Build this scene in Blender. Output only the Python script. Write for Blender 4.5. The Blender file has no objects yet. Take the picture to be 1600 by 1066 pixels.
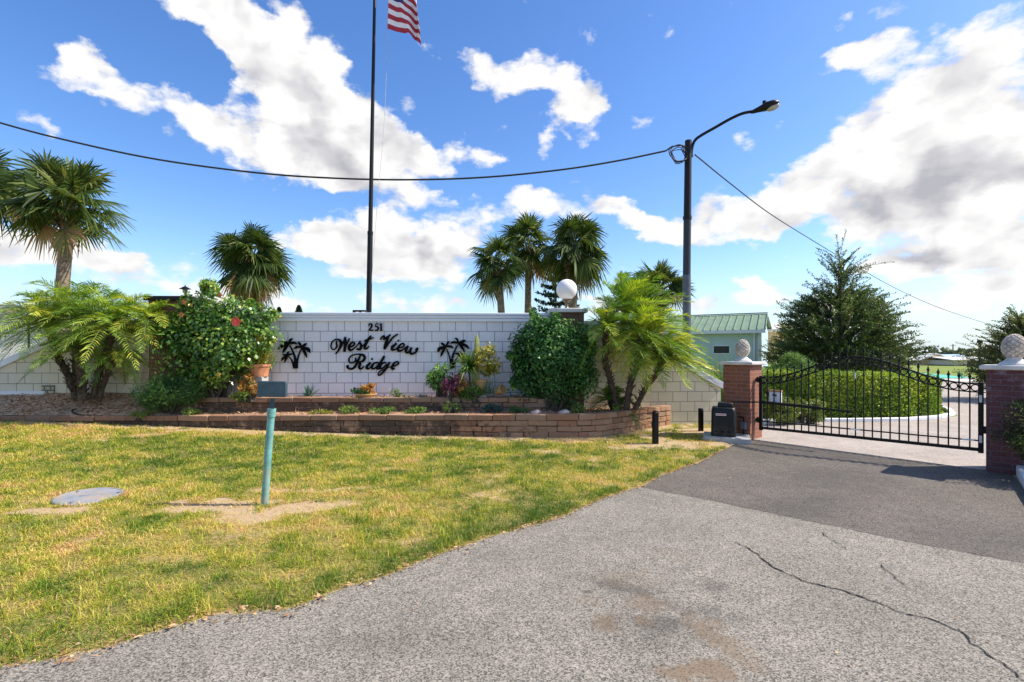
import bpy, math, random
import numpy as np
from mathutils import Vector, Matrix

SC = bpy.context.scene
COL = SC.collection
R = math.radians
PI = math.pi
random.seed(7)
RNG = np.random.default_rng(11)

# ------------------------------------------------------------------ camera
F, CX, HY, EYE = 777.8, 800.0, 551.0, 1.6       # focal in px of the 1600 px wide photo, horizon row, eye height
cam_d = bpy.data.cameras.new("camera")
cam = bpy.data.objects.new("camera", cam_d)
COL.objects.link(cam)
cam.location = (0, 0, EYE)
cam.rotation_euler = (R(90), 0, 0)
cam_d.sensor_width = 36.0
cam_d.lens = F / 1600 * 36
cam_d.shift_y = (HY - 533) / 1600
cam_d.clip_end = 3000
SC.camera = cam

# ------------------------------------------------------------------ light
SUN_EL, SUN_AZ = 46.0, 88.0            # azimuth measured from +Y towards +X
SUN_STRENGTH, SKY_STRENGTH, EXPOSURE = 4.9, 0.11, 0.58
sd = bpy.data.lights.new("sun", 'SUN')
sun = bpy.data.objects.new("sun", sd)
COL.objects.link(sun)
sd.energy = SUN_STRENGTH
sd.angle = R(0.5)
sd.color = (1.0, 0.915, 0.79)
_to = Vector((math.sin(R(SUN_AZ)) * math.cos(R(SUN_EL)), math.cos(R(SUN_AZ)) * math.cos(R(SUN_EL)), math.sin(R(SUN_EL))))
sun.rotation_euler = _to.to_track_quat('Z', 'Y').to_euler()
SC.view_settings.view_transform = 'Standard'
SC.view_settings.look = 'None'
SC.view_settings.gamma = 1.0
SC.view_settings.exposure = EXPOSURE
SC.cycles.max_bounces = 6
SC.cycles.transparent_max_bounces = 8
SC.cycles.use_adaptive_sampling = True

# ------------------------------------------------------------------ node helper
class NT:
    def __init__(self, tree):
        self.t = tree
        self.n = tree.nodes
        self.l = tree.links
    def new(self, kind, **kw):
        nd = self.n.new(kind)
        for k, v in kw.items():
            setattr(nd, k, v)
        return nd
    def put(self, sock, v):
        if isinstance(v, bpy.types.NodeSocket):
            self.l.new(v, sock)
        elif v is not None:
            if hasattr(sock.default_value, '__len__') and not hasattr(v, '__len__'):
                v = (v, v, v, 1) if len(sock.default_value) == 4 else (v, v, v)
            elif hasattr(v, '__len__') and len(sock.default_value) == 4 and len(v) == 3:
                v = (*v, 1)
            sock.default_value = v
    def math(self, op, a, b=None, c=None, clamp=False):
        nd = self.new('ShaderNodeMath', operation=op, use_clamp=clamp)
        self.put(nd.inputs[0], a)
        if b is not None: self.put(nd.inputs[1], b)
        if c is not None: self.put(nd.inputs[2], c)
        return nd.outputs[0]
    def mix(self, f, a, b, mode='MIX'):
        nd = self.new('ShaderNodeMix', data_type='RGBA', blend_type=mode)
        self.put(nd.inputs[0], f); self.put(nd.inputs[6], a); self.put(nd.inputs[7], b)
        return nd.outputs[2]
    def noise(self, vec, scale, detail=4, rough=0.55, dist=0.0):
        nd = self.new('ShaderNodeTexNoise')
        if vec is not None: self.l.new(vec, nd.inputs['Vector'])
        nd.inputs['Scale'].default_value = scale
        nd.inputs['Detail'].default_value = detail
        nd.inputs['Roughness'].default_value = rough
        nd.inputs['Distortion'].default_value = dist
        return nd.outputs['Fac']
    def ramp(self, fac, stops, interp='LINEAR'):
        nd = self.new('ShaderNodeValToRGB')
        cr = nd.color_ramp
        cr.interpolation = interp
        while len(cr.elements) < len(stops): cr.elements.new(0.5)
        for e, (p, c) in zip(cr.elements, stops):
            e.position = p
            e.color = (*c, 1) if hasattr(c, '__len__') else (c, c, c, 1)
        self.l.new(fac, nd.inputs[0])
        return nd.outputs[0]
    def smooth(self, v, a, b, to0=0.0, to1=1.0):
        nd = self.new('ShaderNodeMapRange', interpolation_type='SMOOTHSTEP')
        self.put(nd.inputs[0], v); self.put(nd.inputs[1], a); self.put(nd.inputs[2], b)
        self.put(nd.inputs[3], to0); self.put(nd.inputs[4], to1)
        return nd.outputs[0]
    def mapping(self, vec, loc=(0, 0, 0), rot=(0, 0, 0), scale=(1, 1, 1), kind='POINT'):
        nd = self.new('ShaderNodeMapping', vector_type=kind)
        self.l.new(vec, nd.inputs[0])
        nd.inputs[1].default_value = loc; nd.inputs[2].default_value = rot; nd.inputs[3].default_value = scale
        return nd.outputs[0]
    def xyz(self, vec):
        nd = self.new('ShaderNodeSeparateXYZ'); self.l.new(vec, nd.inputs[0]); return nd.outputs
    def comb(self, x, y, z=0.0):
        nd = self.new('ShaderNodeCombineXYZ')
        for s, v in zip(nd.inputs, (x, y, z)): self.put(s, v)
        return nd.outputs[0]
    def blob(self, vec, cx, cy, rx, ry, rot=0.0):
        m = self.mapping(vec, (cx, cy, 0), (0, 0, rot), (rx, ry, 1), 'TEXTURE')
        g = self.new('ShaderNodeTexGradient', gradient_type='SPHERICAL')
        self.l.new(m, g.inputs[0])
        return g.outputs['Fac']

# ------------------------------------------------------------------ sky with clouds (a function of direction only)
world = bpy.data.worlds.new("World")
SC.world = world
world.use_nodes = True
wt = NT(world.node_tree)
wt.n.clear()
w_out = wt.new('ShaderNodeOutputWorld')
w_bg = wt.new('ShaderNodeBackground')
w_bg.inputs[1].default_value = SKY_STRENGTH
wt.l.new(w_bg.outputs[0], w_out.inputs[0])
sky = wt.new('ShaderNodeTexSky', sky_type='NISHITA')
sky.sun_disc = False
sky.sun_elevation = R(SUN_EL)
sky.sun_rotation = R(SUN_AZ)
sky.air_density = 1.0
sky.dust_density = 0.6
sky.ozone_density = 2.5
def build_sky():
    tc = wt.new('ShaderNodeTexCoord').outputs['Generated']
    x, y, z = wt.xyz(tc)
    az = wt.math('ARCTAN2', x, y)
    el = wt.math('ARCSINE', z)
    base = wt.comb(az, el, 0.0)
    # ragged edges: warp the lookup
    n1 = wt.new('ShaderNodeTexNoise'); wt.l.new(wt.mapping(base, scale=(1, 1.5, 1)), n1.inputs['Vector'])
    n1.inputs['Scale'].default_value = 9.0; n1.inputs['Detail'].default_value = 6.0; n1.inputs['Roughness'].default_value = 0.62
    wv = wt.new('ShaderNodeVectorMath', operation='SUBTRACT'); wt.l.new(n1.outputs['Color'], wv.inputs[0]); wv.inputs[1].default_value = (.5, .5, .5)
    ws = wt.new('ShaderNodeVectorMath', operation='SCALE'); wt.l.new(wv.outputs[0], ws.inputs[0]); ws.inputs['Scale'].default_value = 0.10
    wa = wt.new('ShaderNodeVectorMath', operation='ADD'); wt.l.new(base, wa.inputs[0]); wt.l.new(ws.outputs[0], wa.inputs[1])
    p = wa.outputs[0]
    def uv(px, py):
        u = math.atan((px - CX) / F)
        return u, math.atan((HY - py) / F * math.cos(u))
    def add_blobs(lst):
        tot = None
        for (px, py, rx, ry, rot, wgt) in lst:
            u, v = uv(px, py)
            cu = math.cos(u)
            b = wt.blob(p, u, v, rx / F * cu * cu, ry / F * cu, R(-rot))
            b = wt.math('MULTIPLY', b, wgt)
            tot = b if tot is None else wt.math('ADD', tot, b)
        return tot
    B = CLOUDS
    dens = add_blobs(B)
    def billow(dx, dy):
        v = wt.new('ShaderNodeTexVoronoi', feature='F1')
        v.normalize = False
        wt.l.new(wt.mapping(p2, loc=(dx, dy, 0), scale=(1, 1.45, 1)), v.inputs['Vector'])
        v.inputs['Scale'].default_value = 10.0; v.inputs['Detail'].default_value = 2.0; v.inputs['Roughness'].default_value = 0.5
        v.inputs['Lacunarity'].default_value = 2.1
        return wt.math('SUBTRACT', 0.85, v.outputs['Distance'])
    ws2 = wt.new('ShaderNodeVectorMath', operation='SCALE'); wt.l.new(wv.outputs[0], ws2.inputs[0]); ws2.inputs['Scale'].default_value = 0.06
    wa2 = wt.new('ShaderNodeVectorMath', operation='ADD'); wt.l.new(base, wa2.inputs[0]); wt.l.new(ws2.outputs[0], wa2.inputs[1])
    p2 = wa2.outputs[0]
    det = wt.noise(wt.mapping(base, scale=(1, 1.7, 1)), 15.0, 9, 0.62)
    bil = billow(0, 0)
    big = wt.noise(wt.mapping(base, loc=(3.1, 1.7, 0), scale=(1, 2.0, 1)), 3.0, 3, 0.5)
    # away from the photographed part of the sky the clouds are free
    back = wt.smooth(wt.math('ABSOLUTE', az), 0.9, 1.3)
    high = wt.smooth(el, 0.62, 0.85)
    free = wt.math('MAXIMUM', back, high)
    dens = wt.math('ADD', dens, wt.math('MULTIPLY', free, wt.smooth(big, 0.42, 0.66, 0.0, 0.7)))
    rough = wt.math('ADD', wt.math('MULTIPLY', wt.math('SUBTRACT', det, 0.5), 1.35), wt.math('MULTIPLY', wt.math('SUBTRACT', bil, 0.42), 0.75))
    d2 = wt.math('ADD', dens, rough)
    mask = wt.smooth(d2, 0.0, 0.46)
    mask = wt.math('POWER', mask, 0.8)
    # relief: lobes are bright on the side towards the sun, the thick bellies greyer
    bil2 = billow(-0.030, -0.030)
    relief = wt.math('SUBTRACT', bil, bil2)
    grey = add_blobs(CLOUD_GREY)
    sh = wt.math('ADD', wt.math('MULTIPLY', wt.smooth(grey, 0.0, 1.1), 0.62), wt.smooth(d2, 0.65, 1.6, 0.0, 0.22))
    sh = wt.math('ADD', sh, wt.math('MULTIPLY', relief, -0.95))
    sh = wt.math('ADD', sh, wt.math('MULTIPLY', wt.math('SUBTRACT', det, 0.5), -0.5), None, True)
    k = CLOUD_LUM / SKY_STRENGTH / (2 ** EXPOSURE)
    ccol = wt.mix(sh, (1.02 * k, 1.01 * k, 1.0 * k), (0.50 * k, 0.50 * k, 0.55 * k))
    hs = wt.new('ShaderNodeHueSaturation')
    hs.inputs['Hue'].default_value = SKY_HUE
    hs.inputs['Saturation'].default_value = SKY_SAT
    hs.inputs['Value'].default_value = SKY_VAL
    wt.l.new(sky.outputs[0], hs.inputs['Color'])
    low = wt.smooth(el, -0.02, 0.20, 0.78, 0.0)
    blue = wt.mix(low, hs.outputs[0], (0.60 * k, 0.77 * k, 0.95 * k))
    col = wt.mix(mask, blue, ccol)
    wt.l.new(col, w_bg.inputs[0])
SKY_HUE, SKY_SAT, SKY_VAL, CLOUD_LUM = 0.509, 1.25, 1.40, 1.02
CLOUDS = [
    # big diagonal cloud, upper left
    (330, 40, 170, 70, 15, 1.0), (430, 80, 150, 80, 35, 1.0), (500, 160, 150, 95, 30, 1.1), (560, 235, 170, 70, 15, 1.1),
    (430, 215, 170, 60, 15, 0.9), (280, 185, 190, 55, 18, 0.9), (150, 150, 110, 50, 20, 0.75), (110, 80, 60, 40, 30, 0.55),
    (310, 95, 60, 50, 20, -0.9), (200, 80, 60, 60, 0, -0.5), (470, 270, 160, 35, 8, 0.6),
    # small clouds in the middle
    (850, 140, 120, 48, 8, 0.95), (920, 170, 70, 60, 60, 0.7), (765, 112, 60, 40, 15, 0.75), (660, 84, 60, 24, 0, 0.55),
    (700, 240, 80, 45, 15, 0.75), (850, 232, 35, 24, 0, 0.5), (770, 250, 60, 30, 0, 0.4),
    (640, 365, 150, 70, -8, 1.0), (540, 390, 170, 45, 4, 0.9), (700, 405, 110, 60, 0, 0.9), (640, 300, 120, 30, 10, 0.35),
    (840, 325, 120, 38, 0, 0.9), (900, 280, 90, 30, -10, 0.45), (980, 335, 90, 45, 25, 0.8), (1130, 350, 180, 42, 0, 1.0),
    (1135, 315, 100, 28, 0, 0.7), (1230, 335, 70, 60, 40, 0.7), (890, 220, 40, 20, 30, 0.5),
    # broken puffs through the middle and along the horizon
    (960, 312, 70, 22, 25, 0.55), (1010, 350, 70, 30, 20, 0.6), (1060, 385, 90, 20, 0, 0.5), (925, 360, 60, 16, 0, 0.45), (590, 345, 90, 34, 0, 0.5), (735, 345, 70, 34, 0, 0.45), (620, 430, 120, 22, 0, 0.5), (720, 310, 60, 18, 0, 0.4),
    (640, 230, 60, 40, 30, 0.5), (600, 205, 60, 50, 30, 0.5), (20, 370, 120, 24, 0, 0.5), (180, 410, 100, 22, 0, 0.5), (480, 375, 80, 26, 0, 0.55), (800, 300, 60, 14, 0, 0.35), (1100, 440, 110, 14, 0, 0.4), (900, 465, 120, 20, 0, 0.4), (330, 455, 110, 20, 0, 0.45),
    (1215, 395, 60, 14, 0, 0.35), (1560, 440, 120, 24, 0, 0.5), (80, 200, 70, 14, 10, 0.3), (40, 170, 50, 12, 0, 0.25),
    # right bank
    (1490, 130, 230, 110, -10, 1.0), (1370, 70, 90, 75, -35, 0.9), (1310, 95, 80, 28, -15, 0.7), (1450, 225, 270, 110, -8, 1.1),
    (1400, 295, 260, 80, 0, 1.1), (1540, 310, 160, 110, 0, 1.0), (1440, 380, 220, 60, 5, 0.9), (1560, 390, 130, 70, 0, 0.8), (1260, 265, 100, 40, -10, 0.6),
    (1540, 60, 130, 40, 0, 0.5), (1330, 20, 60, 25, -30, 0.4),
    # low banks
    (70, 385, 210, 45, 0, 0.9), (30, 410, 120, 40, 0, 0.7), (260, 435, 160, 40, 0, 0.85), (430, 470, 130, 34, 0, 0.9), (560, 370, 90, 30, 0, 0.5), (620, 478, 110, 26, 0, 0.8),
    (690, 460, 50, 22, 10, 0.5), (760, 480, 110, 22, 0, 0.5), (1180, 470, 190, 32, 0, 0.9), (1180, 437, 46, 15, 0, 0.8), (1500, 465, 170, 36, 0, 0.8), (1400, 415, 160, 26, 5, 0.7),
    (1430, 520, 260, 34, 0, 0.7), (980, 480, 150, 36, 0, 0.7), (1290, 500, 160, 30, 0, 0.5),
]
CLOUD_GREY = [
    (1440, 305, 200, 65, -10, 1.3), (1330, 330, 100, 40, 0, 0.9), (1420, 395, 130, 30, 0, 0.9), (1560, 260, 90, 50, 0, 0.7), (520, 245, 170, 60, 15, 0.7), (400, 90, 130, 60, 30, 0.5),
    (660, 395, 130, 40, 0, 0.7), (870, 165, 70, 25, 10, 0.4), (1150, 362, 120, 20, 0, 0.4), (540, 275, 150, 30, 15, 0.6), (300, 225, 120, 25, 18, 0.4), (1520, 480, 100, 20, 0, 0.6), (1560, 375, 90, 40, 0, 0.7), (750, 395, 50, 35, 0, 0.6),
]
build_sky()
world.cycles.sampling_method = 'MANUAL'
world.cycles.sample_map_resolution = 512

# ------------------------------------------------------------------ scene helpers
def W(px, py, Y):
    """point at depth Y seen at photo pixel (px, py)"""
    return Vector(((px - CX) / F * Y, Y, EYE - (py - HY) / F * Y))
def G(px, py, h=0.0):
    Y = (EYE - h) * F / (py - HY)
    return Vector(((px - CX) / F * Y, Y, h))

def tag(o, label=None, cat=None, group=None, kind=None):
    if label: o['label'] = label
    if cat: o['category'] = cat
    if group: o['group'] = group
    if kind: o['kind'] = kind
    return o
def thing(name, label, cat, loc=(0, 0, 0), rotz=0.0, group=None):
    o = bpy.data.objects.new(name, None)
    COL.objects.link(o)
    o.empty_display_size = 0.1
    o.location = loc
    o.rotation_euler = (0, 0, rotz)
    return tag(o, label, cat, group)

class MB:
    def __init__(self):
        self.v = []; self.f = []; self.m = []; self.cur = 0
    def vert(self, p):
        self.v.append(tuple(p)); return len(self.v) - 1
    def face(self, idx):
        self.f.append(tuple(idx)); self.m.append(self.cur)
    def box(self, c, s, rz=0.0, mat=None, taper=1.0):
        hx, hy, hz = s[0] / 2, s[1] / 2, s[2] / 2
        M = mat if mat is not None else Matrix.Rotation(rz, 3, 'Z')
        c = Vector(c); b = len(self.v)
        for z in (-1, 1):
            t = taper if z > 0 else 1.0
            for (x, y) in ((-1, -1), (1, -1), (1, 1), (-1, 1)):
                self.v.append(tuple(c + M @ Vector((x * hx * t, y * hy * t, z * hz))))
        for q in ((3, 2, 1, 0), (4, 5, 6, 7), (0, 1, 5, 4), (1, 2, 6, 5), (2, 3, 7, 6), (3, 0, 4, 7)):
            self.face([b + i for i in q])
        return self
    def bar(self, a, b, w, h=None, up=(0, 0, 1)):
        a, b = Vector(a), Vector(b)
        h = w if h is None else h
        d = (b - a); L = d.length
        if L < 1e-6: return self
        d /= L
        u = Vector(up)
        s = d.cross(u)
        if s.length < 1e-4: s = d.cross(Vector((1, 0, 0)))
        s.normalize(); u = s.cross(d)
        M = Matrix((s, d, u)).transposed()
        return self.box((a + b) / 2, (w, L, h), mat=M)
    def tube(self, pts, rad, n=8, cap=True):
        pts = [Vector(p) for p in pts]
        if not hasattr(rad, '__len__'): rad = [rad] * len(pts)
        prev = None; rings = []
        for i, p in enumerate(pts):
            t = (pts[min(i + 1, len(pts) - 1)] - pts[max(i - 1, 0)])
            t.normalize()
            if prev is None:
                a = Vector((1, 0, 0)) if abs(t.x) < 0.8 else Vector((0, 1, 0))
                s = t.cross(a).normalized()
            else:
                s = (prev - t * prev.dot(t)).normalized()
            prev = s
            u = t.cross(s)
            b = len(self.v)
            for k in range(n):
                an = 2 * PI * k / n
                self.v.append(tuple(p + (s * math.cos(an) + u * math.sin(an)) * rad[i]))
            rings.append(b)
        for a, b in zip(rings, rings[1:]):
            for k in range(n):
                self.face((a + k, a + (k + 1) % n, b + (k + 1) % n, b + k))
        if cap:
            self.face([rings[0] + k for k in range(n)][::-1])
            self.face([rings[-1] + k for k in range(n)])
        return self
    def lathe(self, prof, c=(0, 0, 0), n=24, cap=True):
        rings = []
        for (r, z) in prof:
            b = len(self.v)
            for k in range(n):
                an = 2 * PI * k / n
                self.v.append((c[0] + r * math.cos(an), c[1] + r * math.sin(an), c[2] + z))
            rings.append(b)
        for a, b in zip(rings, rings[1:]):
            for k in range(n):
                self.face((a + k, a + (k + 1) % n, b + (k + 1) % n, b + k))
        if cap:
            self.face([rings[0] + k for k in range(n)][::-1])
            self.face([rings[-1] + k for k in range(n)])
        return self
    def prism(self, outline, y0, y1):
        """outline of (x, z) points counter-clockwise seen from -Y, extruded from y0 (front) to y1"""
        b = len(self.v); n = len(outline)
        for y in (y0, y1):
            for (x, z) in outline: self.v.append((x, y, z))
        self.face([b + i for i in range(n)])
        self.face([b + n + i for i in range(n)][::-1])
        for i in range(n):
            j = (i + 1) % n
            self.face((b + j, b + i, b + n + i, b + n + j))
        return self
    def sphere(self, c, r, nu=16, nv=10, sz=1.0):
        prof = []
        for i in range(nv + 1):
            a = -PI / 2 + PI * i / nv
            prof.append((max(r * math.cos(a), 1e-4), r * sz * math.sin(a)))
        return self.lathe(prof, c, nu)
    def build(self, name, mat, parent=None, bevel=0.0, smooth=True, angle=38, loc=None, seg=1):
        me = bpy.data.meshes.new(name)
        me.from_pydata(self.v, [], self.f)
        mats = mat if isinstance(mat, (list, tuple)) else [mat]
        for m in mats: me.materials.append(m)
        if len(mats) > 1: me.polygons.foreach_set('material_index', self.m)
        uv = me.uv_layers.new(name='UVMap')
        nl = len(me.loops)
        vi = np.empty(nl, np.int32); me.loops.foreach_get('vertex_index', vi)
        co = np.empty(len(me.vertices) * 3); me.vertices.foreach_get('co', co); co = co.reshape(-1, 3)
        nr = np.empty(len(me.polygons) * 3); me.polygons.foreach_get('normal', nr); nr = np.abs(nr.reshape(-1, 3))
        lt = np.empty(len(me.polygons), np.int32); me.polygons.foreach_get('loop_total', lt)
        nl_ = np.repeat(nr, lt, axis=0); p = co[vi]
        out = np.where((nl_[:, 2] > 0.7)[:, None], p[:, [0, 1]], np.where((nl_[:, 0] > nl_[:, 1])[:, None], p[:, [1, 2]], p[:, [0, 2]]))
        uv.data.foreach_set('uv', out.astype(np.float32).ravel())
        if smooth:
            me.polygons.foreach_set('use_smooth', [True] * len(me.polygons))
            me.set_sharp_from_angle(angle=R(angle))
        me.update()
        o = bpy.data.objects.new(name, me)
        COL.objects.link(o)
        if loc is not None: o.location = loc
        if parent is not None: o.parent = parent
        if bevel > 0:
            b = o.modifiers.new('bevel', 'BEVEL'); b.width = bevel; b.segments = seg; b.limit_method = 'ANGLE'; b.angle_limit = R(40)
        return o

def np_mesh(name, V, Q, mat, parent=None, var=None, loc=None, smooth=False):
    """V (n,3), Q (m,4) arrays, var per face"""
    V = np.asarray(V, np.float32); Q = np.asarray(Q, np.int32)
    me = bpy.data.meshes.new(name)
    me.vertices.add(len(V)); me.vertices.foreach_set('co', V.ravel())
    me.loops.add(Q.size); me.loops.foreach_set('vertex_index', Q.ravel())
    me.polygons.add(len(Q))
    me.polygons.foreach_set('loop_start', np.arange(0, Q.size, Q.shape[1], dtype=np.int32))
    me.update(calc_edges=True)
    me.materials.append(mat)
    if smooth: me.polygons.foreach_set('use_smooth', np.ones(len(Q), bool))
    if var is not None:
        a = me.attributes.new('var', 'FLOAT', 'FACE'); a.data.foreach_set('value', np.asarray(var, np.float32))
    me.validate()
    o = bpy.data.objects.new(name, me)
    COL.objects.link(o)
    if loc is not None: o.location = loc
    if parent is not None: o.parent = parent
    return o

def norm(a):
    return a / np.maximum(np.linalg.norm(a, axis=-1, keepdims=True), 1e-9)
class Leaves:
    """collects leaf blades in numpy: each is a folded rhombus or a bent strip"""
    def __init__(self):
        self.V = []; self.Q = []; self.var = []; self.n = 0
    def _add(self, v, q, var):
        self.Q.append(q + self.n); self.V.append(v); self.var.append(var); self.n += len(v)
    def rhomb(self, P, D, N, L, Wd, fold=0.15, var=None, mid=0.45):
        n = len(P); D = norm(D); S = norm(np.cross(D, N)); N = np.cross(S, D)
        L = np.broadcast_to(np.asarray(L, float), (n,))[:, None]; Wd = np.broadcast_to(np.asarray(Wd, float), (n,))[:, None]
        m = P + D * L * mid + N * Wd * fold
        v = np.stack([P, m + S * Wd / 2, P + D * L, m - S * Wd / 2], 1).reshape(-1, 3)
        q = np.arange(4 * n).reshape(n, 4)
        self._add(v, q, np.asarray(var if var is not None else RNG.random(n)))
    def strip(self, P0, P1, P2, S, w0, w1, w2, var=None):
        n = len(P0)
        w0, w1, w2 = [np.broadcast_to(np.asarray(w, float), (n,))[:, None] / 2 for w in (w0, w1, w2)]
        v = np.stack([P0 - S * w0, P0 + S * w0, P1 + S * w1, P1 - S * w1, P2 + S * w2, P2 - S * w2], 1).reshape(-1, 3)
        i = (np.arange(n) * 6)[:, None]
        q = np.concatenate([i + np.array([[0, 1, 2, 3]]), i + np.array([[3, 2, 4, 5]])], 1).reshape(-1, 4)
        self._add(v, q, np.repeat(np.asarray(var if var is not None else RNG.random(n)), 2))
    def build(self, name, mat, parent=None, loc=None):
        return np_mesh(name, np.concatenate(self.V), np.concatenate(self.Q), mat, parent, np.concatenate(self.var), loc)

# value noise for scattering
def vnoise(x, y, s, seed=0):
    x = np.asarray(x) * s + seed * 17.3; y = np.asarray(y) * s + seed * 31.7
    xi = np.floor(x).astype(np.int64); yi = np.floor(y).astype(np.int64)
    fx = x - xi; fy = y - yi
    fx = fx * fx * (3 - 2 * fx); fy = fy * fy * (3 - 2 * fy)
    def h(a, b):
        k = (a * 374761393 + b * 668265263 + seed * 974711) & 0x7fffffff
        k = ((k ^ (k >> 13)) * 1274126177) & 0x7fffffff
        return ((k ^ (k >> 16)) & 0xffff) / 65535.0
    return (h(xi, yi) * (1 - fx) + h(xi + 1, yi) * fx) * (1 - fy) + (h(xi, yi + 1) * (1 - fx) + h(xi + 1, yi + 1) * fx) * fy
def fbm(x, y, s, seed=0, o=4):
    t = 0; a = 1; n = 0
    for i in range(o):
        t = t + a * vnoise(x, y, s * 2 ** i, seed + i); n += a; a *= 0.55
    return t / n
def sstep(a, b, x):
    t = np.clip((np.asarray(x, float) - a) / (b - a), 0, 1)
    return t * t * (3 - 2 * t)

# ------------------------------------------------------------------ materials
def mat_new(name):
    m = bpy.data.materials.new(name); m.use_nodes = True
    t = NT(m.node_tree)
    p = t.n['Principled BSDF']
    return m, t, p
def bump(t, p, h, strength=0.3, dist=0.01):
    b = t.new('ShaderNodeBump'); b.inputs['Strength'].default_value = strength; b.inputs['Distance'].default_value = dist
    t.l.new(h, b.inputs['Height']); t.l.new(b.outputs[0], p.inputs['Normal'])
def simple(name, c, rough=0.6, metal=0.0, spec=0.5, vary=0.15, scale=6.0, bumpy=0.0, c2=None):
    """plain surface with a slow mottling of its own colour"""
    m, t, p = mat_new(name)
    oc = t.new('ShaderNodeTexCoord').outputs['Object']
    n = t.noise(oc, scale, 5, 0.6)
    lo = tuple(x * (1 - vary) for x in c)
    hi = c2 if c2 is not None else tuple(min(x * (1 + vary), 0.95) for x in c)
    col = t.ramp(n, [(0.3, lo), (0.7, hi)])
    t.l.new(col, p.inputs['Base Color'])
    p.inputs['Roughness'].default_value = rough
    p.inputs['Metallic'].default_value = metal
    p.inputs['Specular IOR Level'].default_value = spec
    if bumpy: bump(t, p, t.noise(oc, scale * 8, 4, 0.6), bumpy, 0.01)
    return m
def leafmat(name, stops, trans=0.35, rough=0.45, spec=0.4):
    m, t, p = mat_new(name)
    at = t.new('ShaderNodeAttribute', attribute_name='var')
    col = t.ramp(at.outputs['Fac'], stops)
    t.l.new(col, p.inputs['Base Color'])
    p.inputs['Roughness'].default_value = rough
    p.inputs['Specular IOR Level'].default_value = spec
    tr = t.new('ShaderNodeBsdfTranslucent')
    hs = t.new('ShaderNodeHueSaturation'); hs.inputs['Hue'].default_value = 0.485; hs.inputs['Saturation'].default_value = 1.1; hs.inputs['Value'].default_value = 1.5
    t.l.new(col, hs.inputs['Color']); t.l.new(hs.outputs[0], tr.inputs[0])
    mx = t.new('ShaderNodeMixShader'); mx.inputs[0].default_value = trans
    t.l.new(p.outputs[0], mx.inputs[1]); t.l.new(tr.outputs[0], mx.inputs[2])
    t.l.new(mx.outputs[0], t.n['Material Output'].inputs[0])
    return m

def block_mat(name, c1, c2, mortar, bw=0.338, bh=0.221, ms=0.008, off=(0, 0), grime=0.12, bumps=0.25):
    m, t, p = mat_new(name)
    uv = t.new('ShaderNodeTexCoord').outputs['UV']
    v = t.mapping(uv, (off[0], off[1], 0))
    b = t.new('ShaderNodeTexBrick', offset=0.5, offset_frequency=2, squash=1.0)
    t.l.new(v, b.inputs['Vector'])
    b.inputs['Scale'].default_value = 1.0
    b.inputs['Brick Width'].default_value = bw; b.inputs['Row Height'].default_value = bh
    b.inputs['Mortar Size'].default_value = ms; b.inputs['Mortar Smooth'].default_value = 0.1; b.inputs['Bias'].default_value = 0.0
    b.inputs['Color1'].default_value = (*c1, 1); b.inputs['Color2'].default_value = (*c2, 1); b.inputs['Mortar'].default_value = (*mortar, 1)
    n = t.noise(uv, 2.3, 6, 0.65); n2 = t.noise(uv, 38.0, 4, 0.6)
    dirt = t.smooth(n, 0.42, 0.8, 0.0, grime)
    col = t.mix(dirt, b.outputs['Color'], (0.25, 0.22, 0.17))
    col = t.mix(t.smooth(n2, 0.3, 0.8, 0.0, 0.10), col, (0.5, 0.46, 0.4))
    n3 = t.noise(t.mapping(uv, scale=(7, 0.7, 1)), 1.0, 5, 0.6)
    col = t.mix(t.math('MULTIPLY', t.smooth(n3, 0.52, 0.78, 0.0, grime * 1.3), t.smooth(t.xyz(uv)[1], 0.9, 2.2)), col, (0.22, 0.20, 0.17))
    t.l.new(col, p.inputs['Base Color'])
    p.inputs['Roughness'].default_value = 0.85
    h = t.math('ADD', t.math('MULTIPLY', t.math('SUBTRACT', 1.0, b.outputs['Fac']), 1.0), t.math('MULTIPLY', n2, 0.25))
    bump(t, p, h, bumps, 0.02)
    return m

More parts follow.
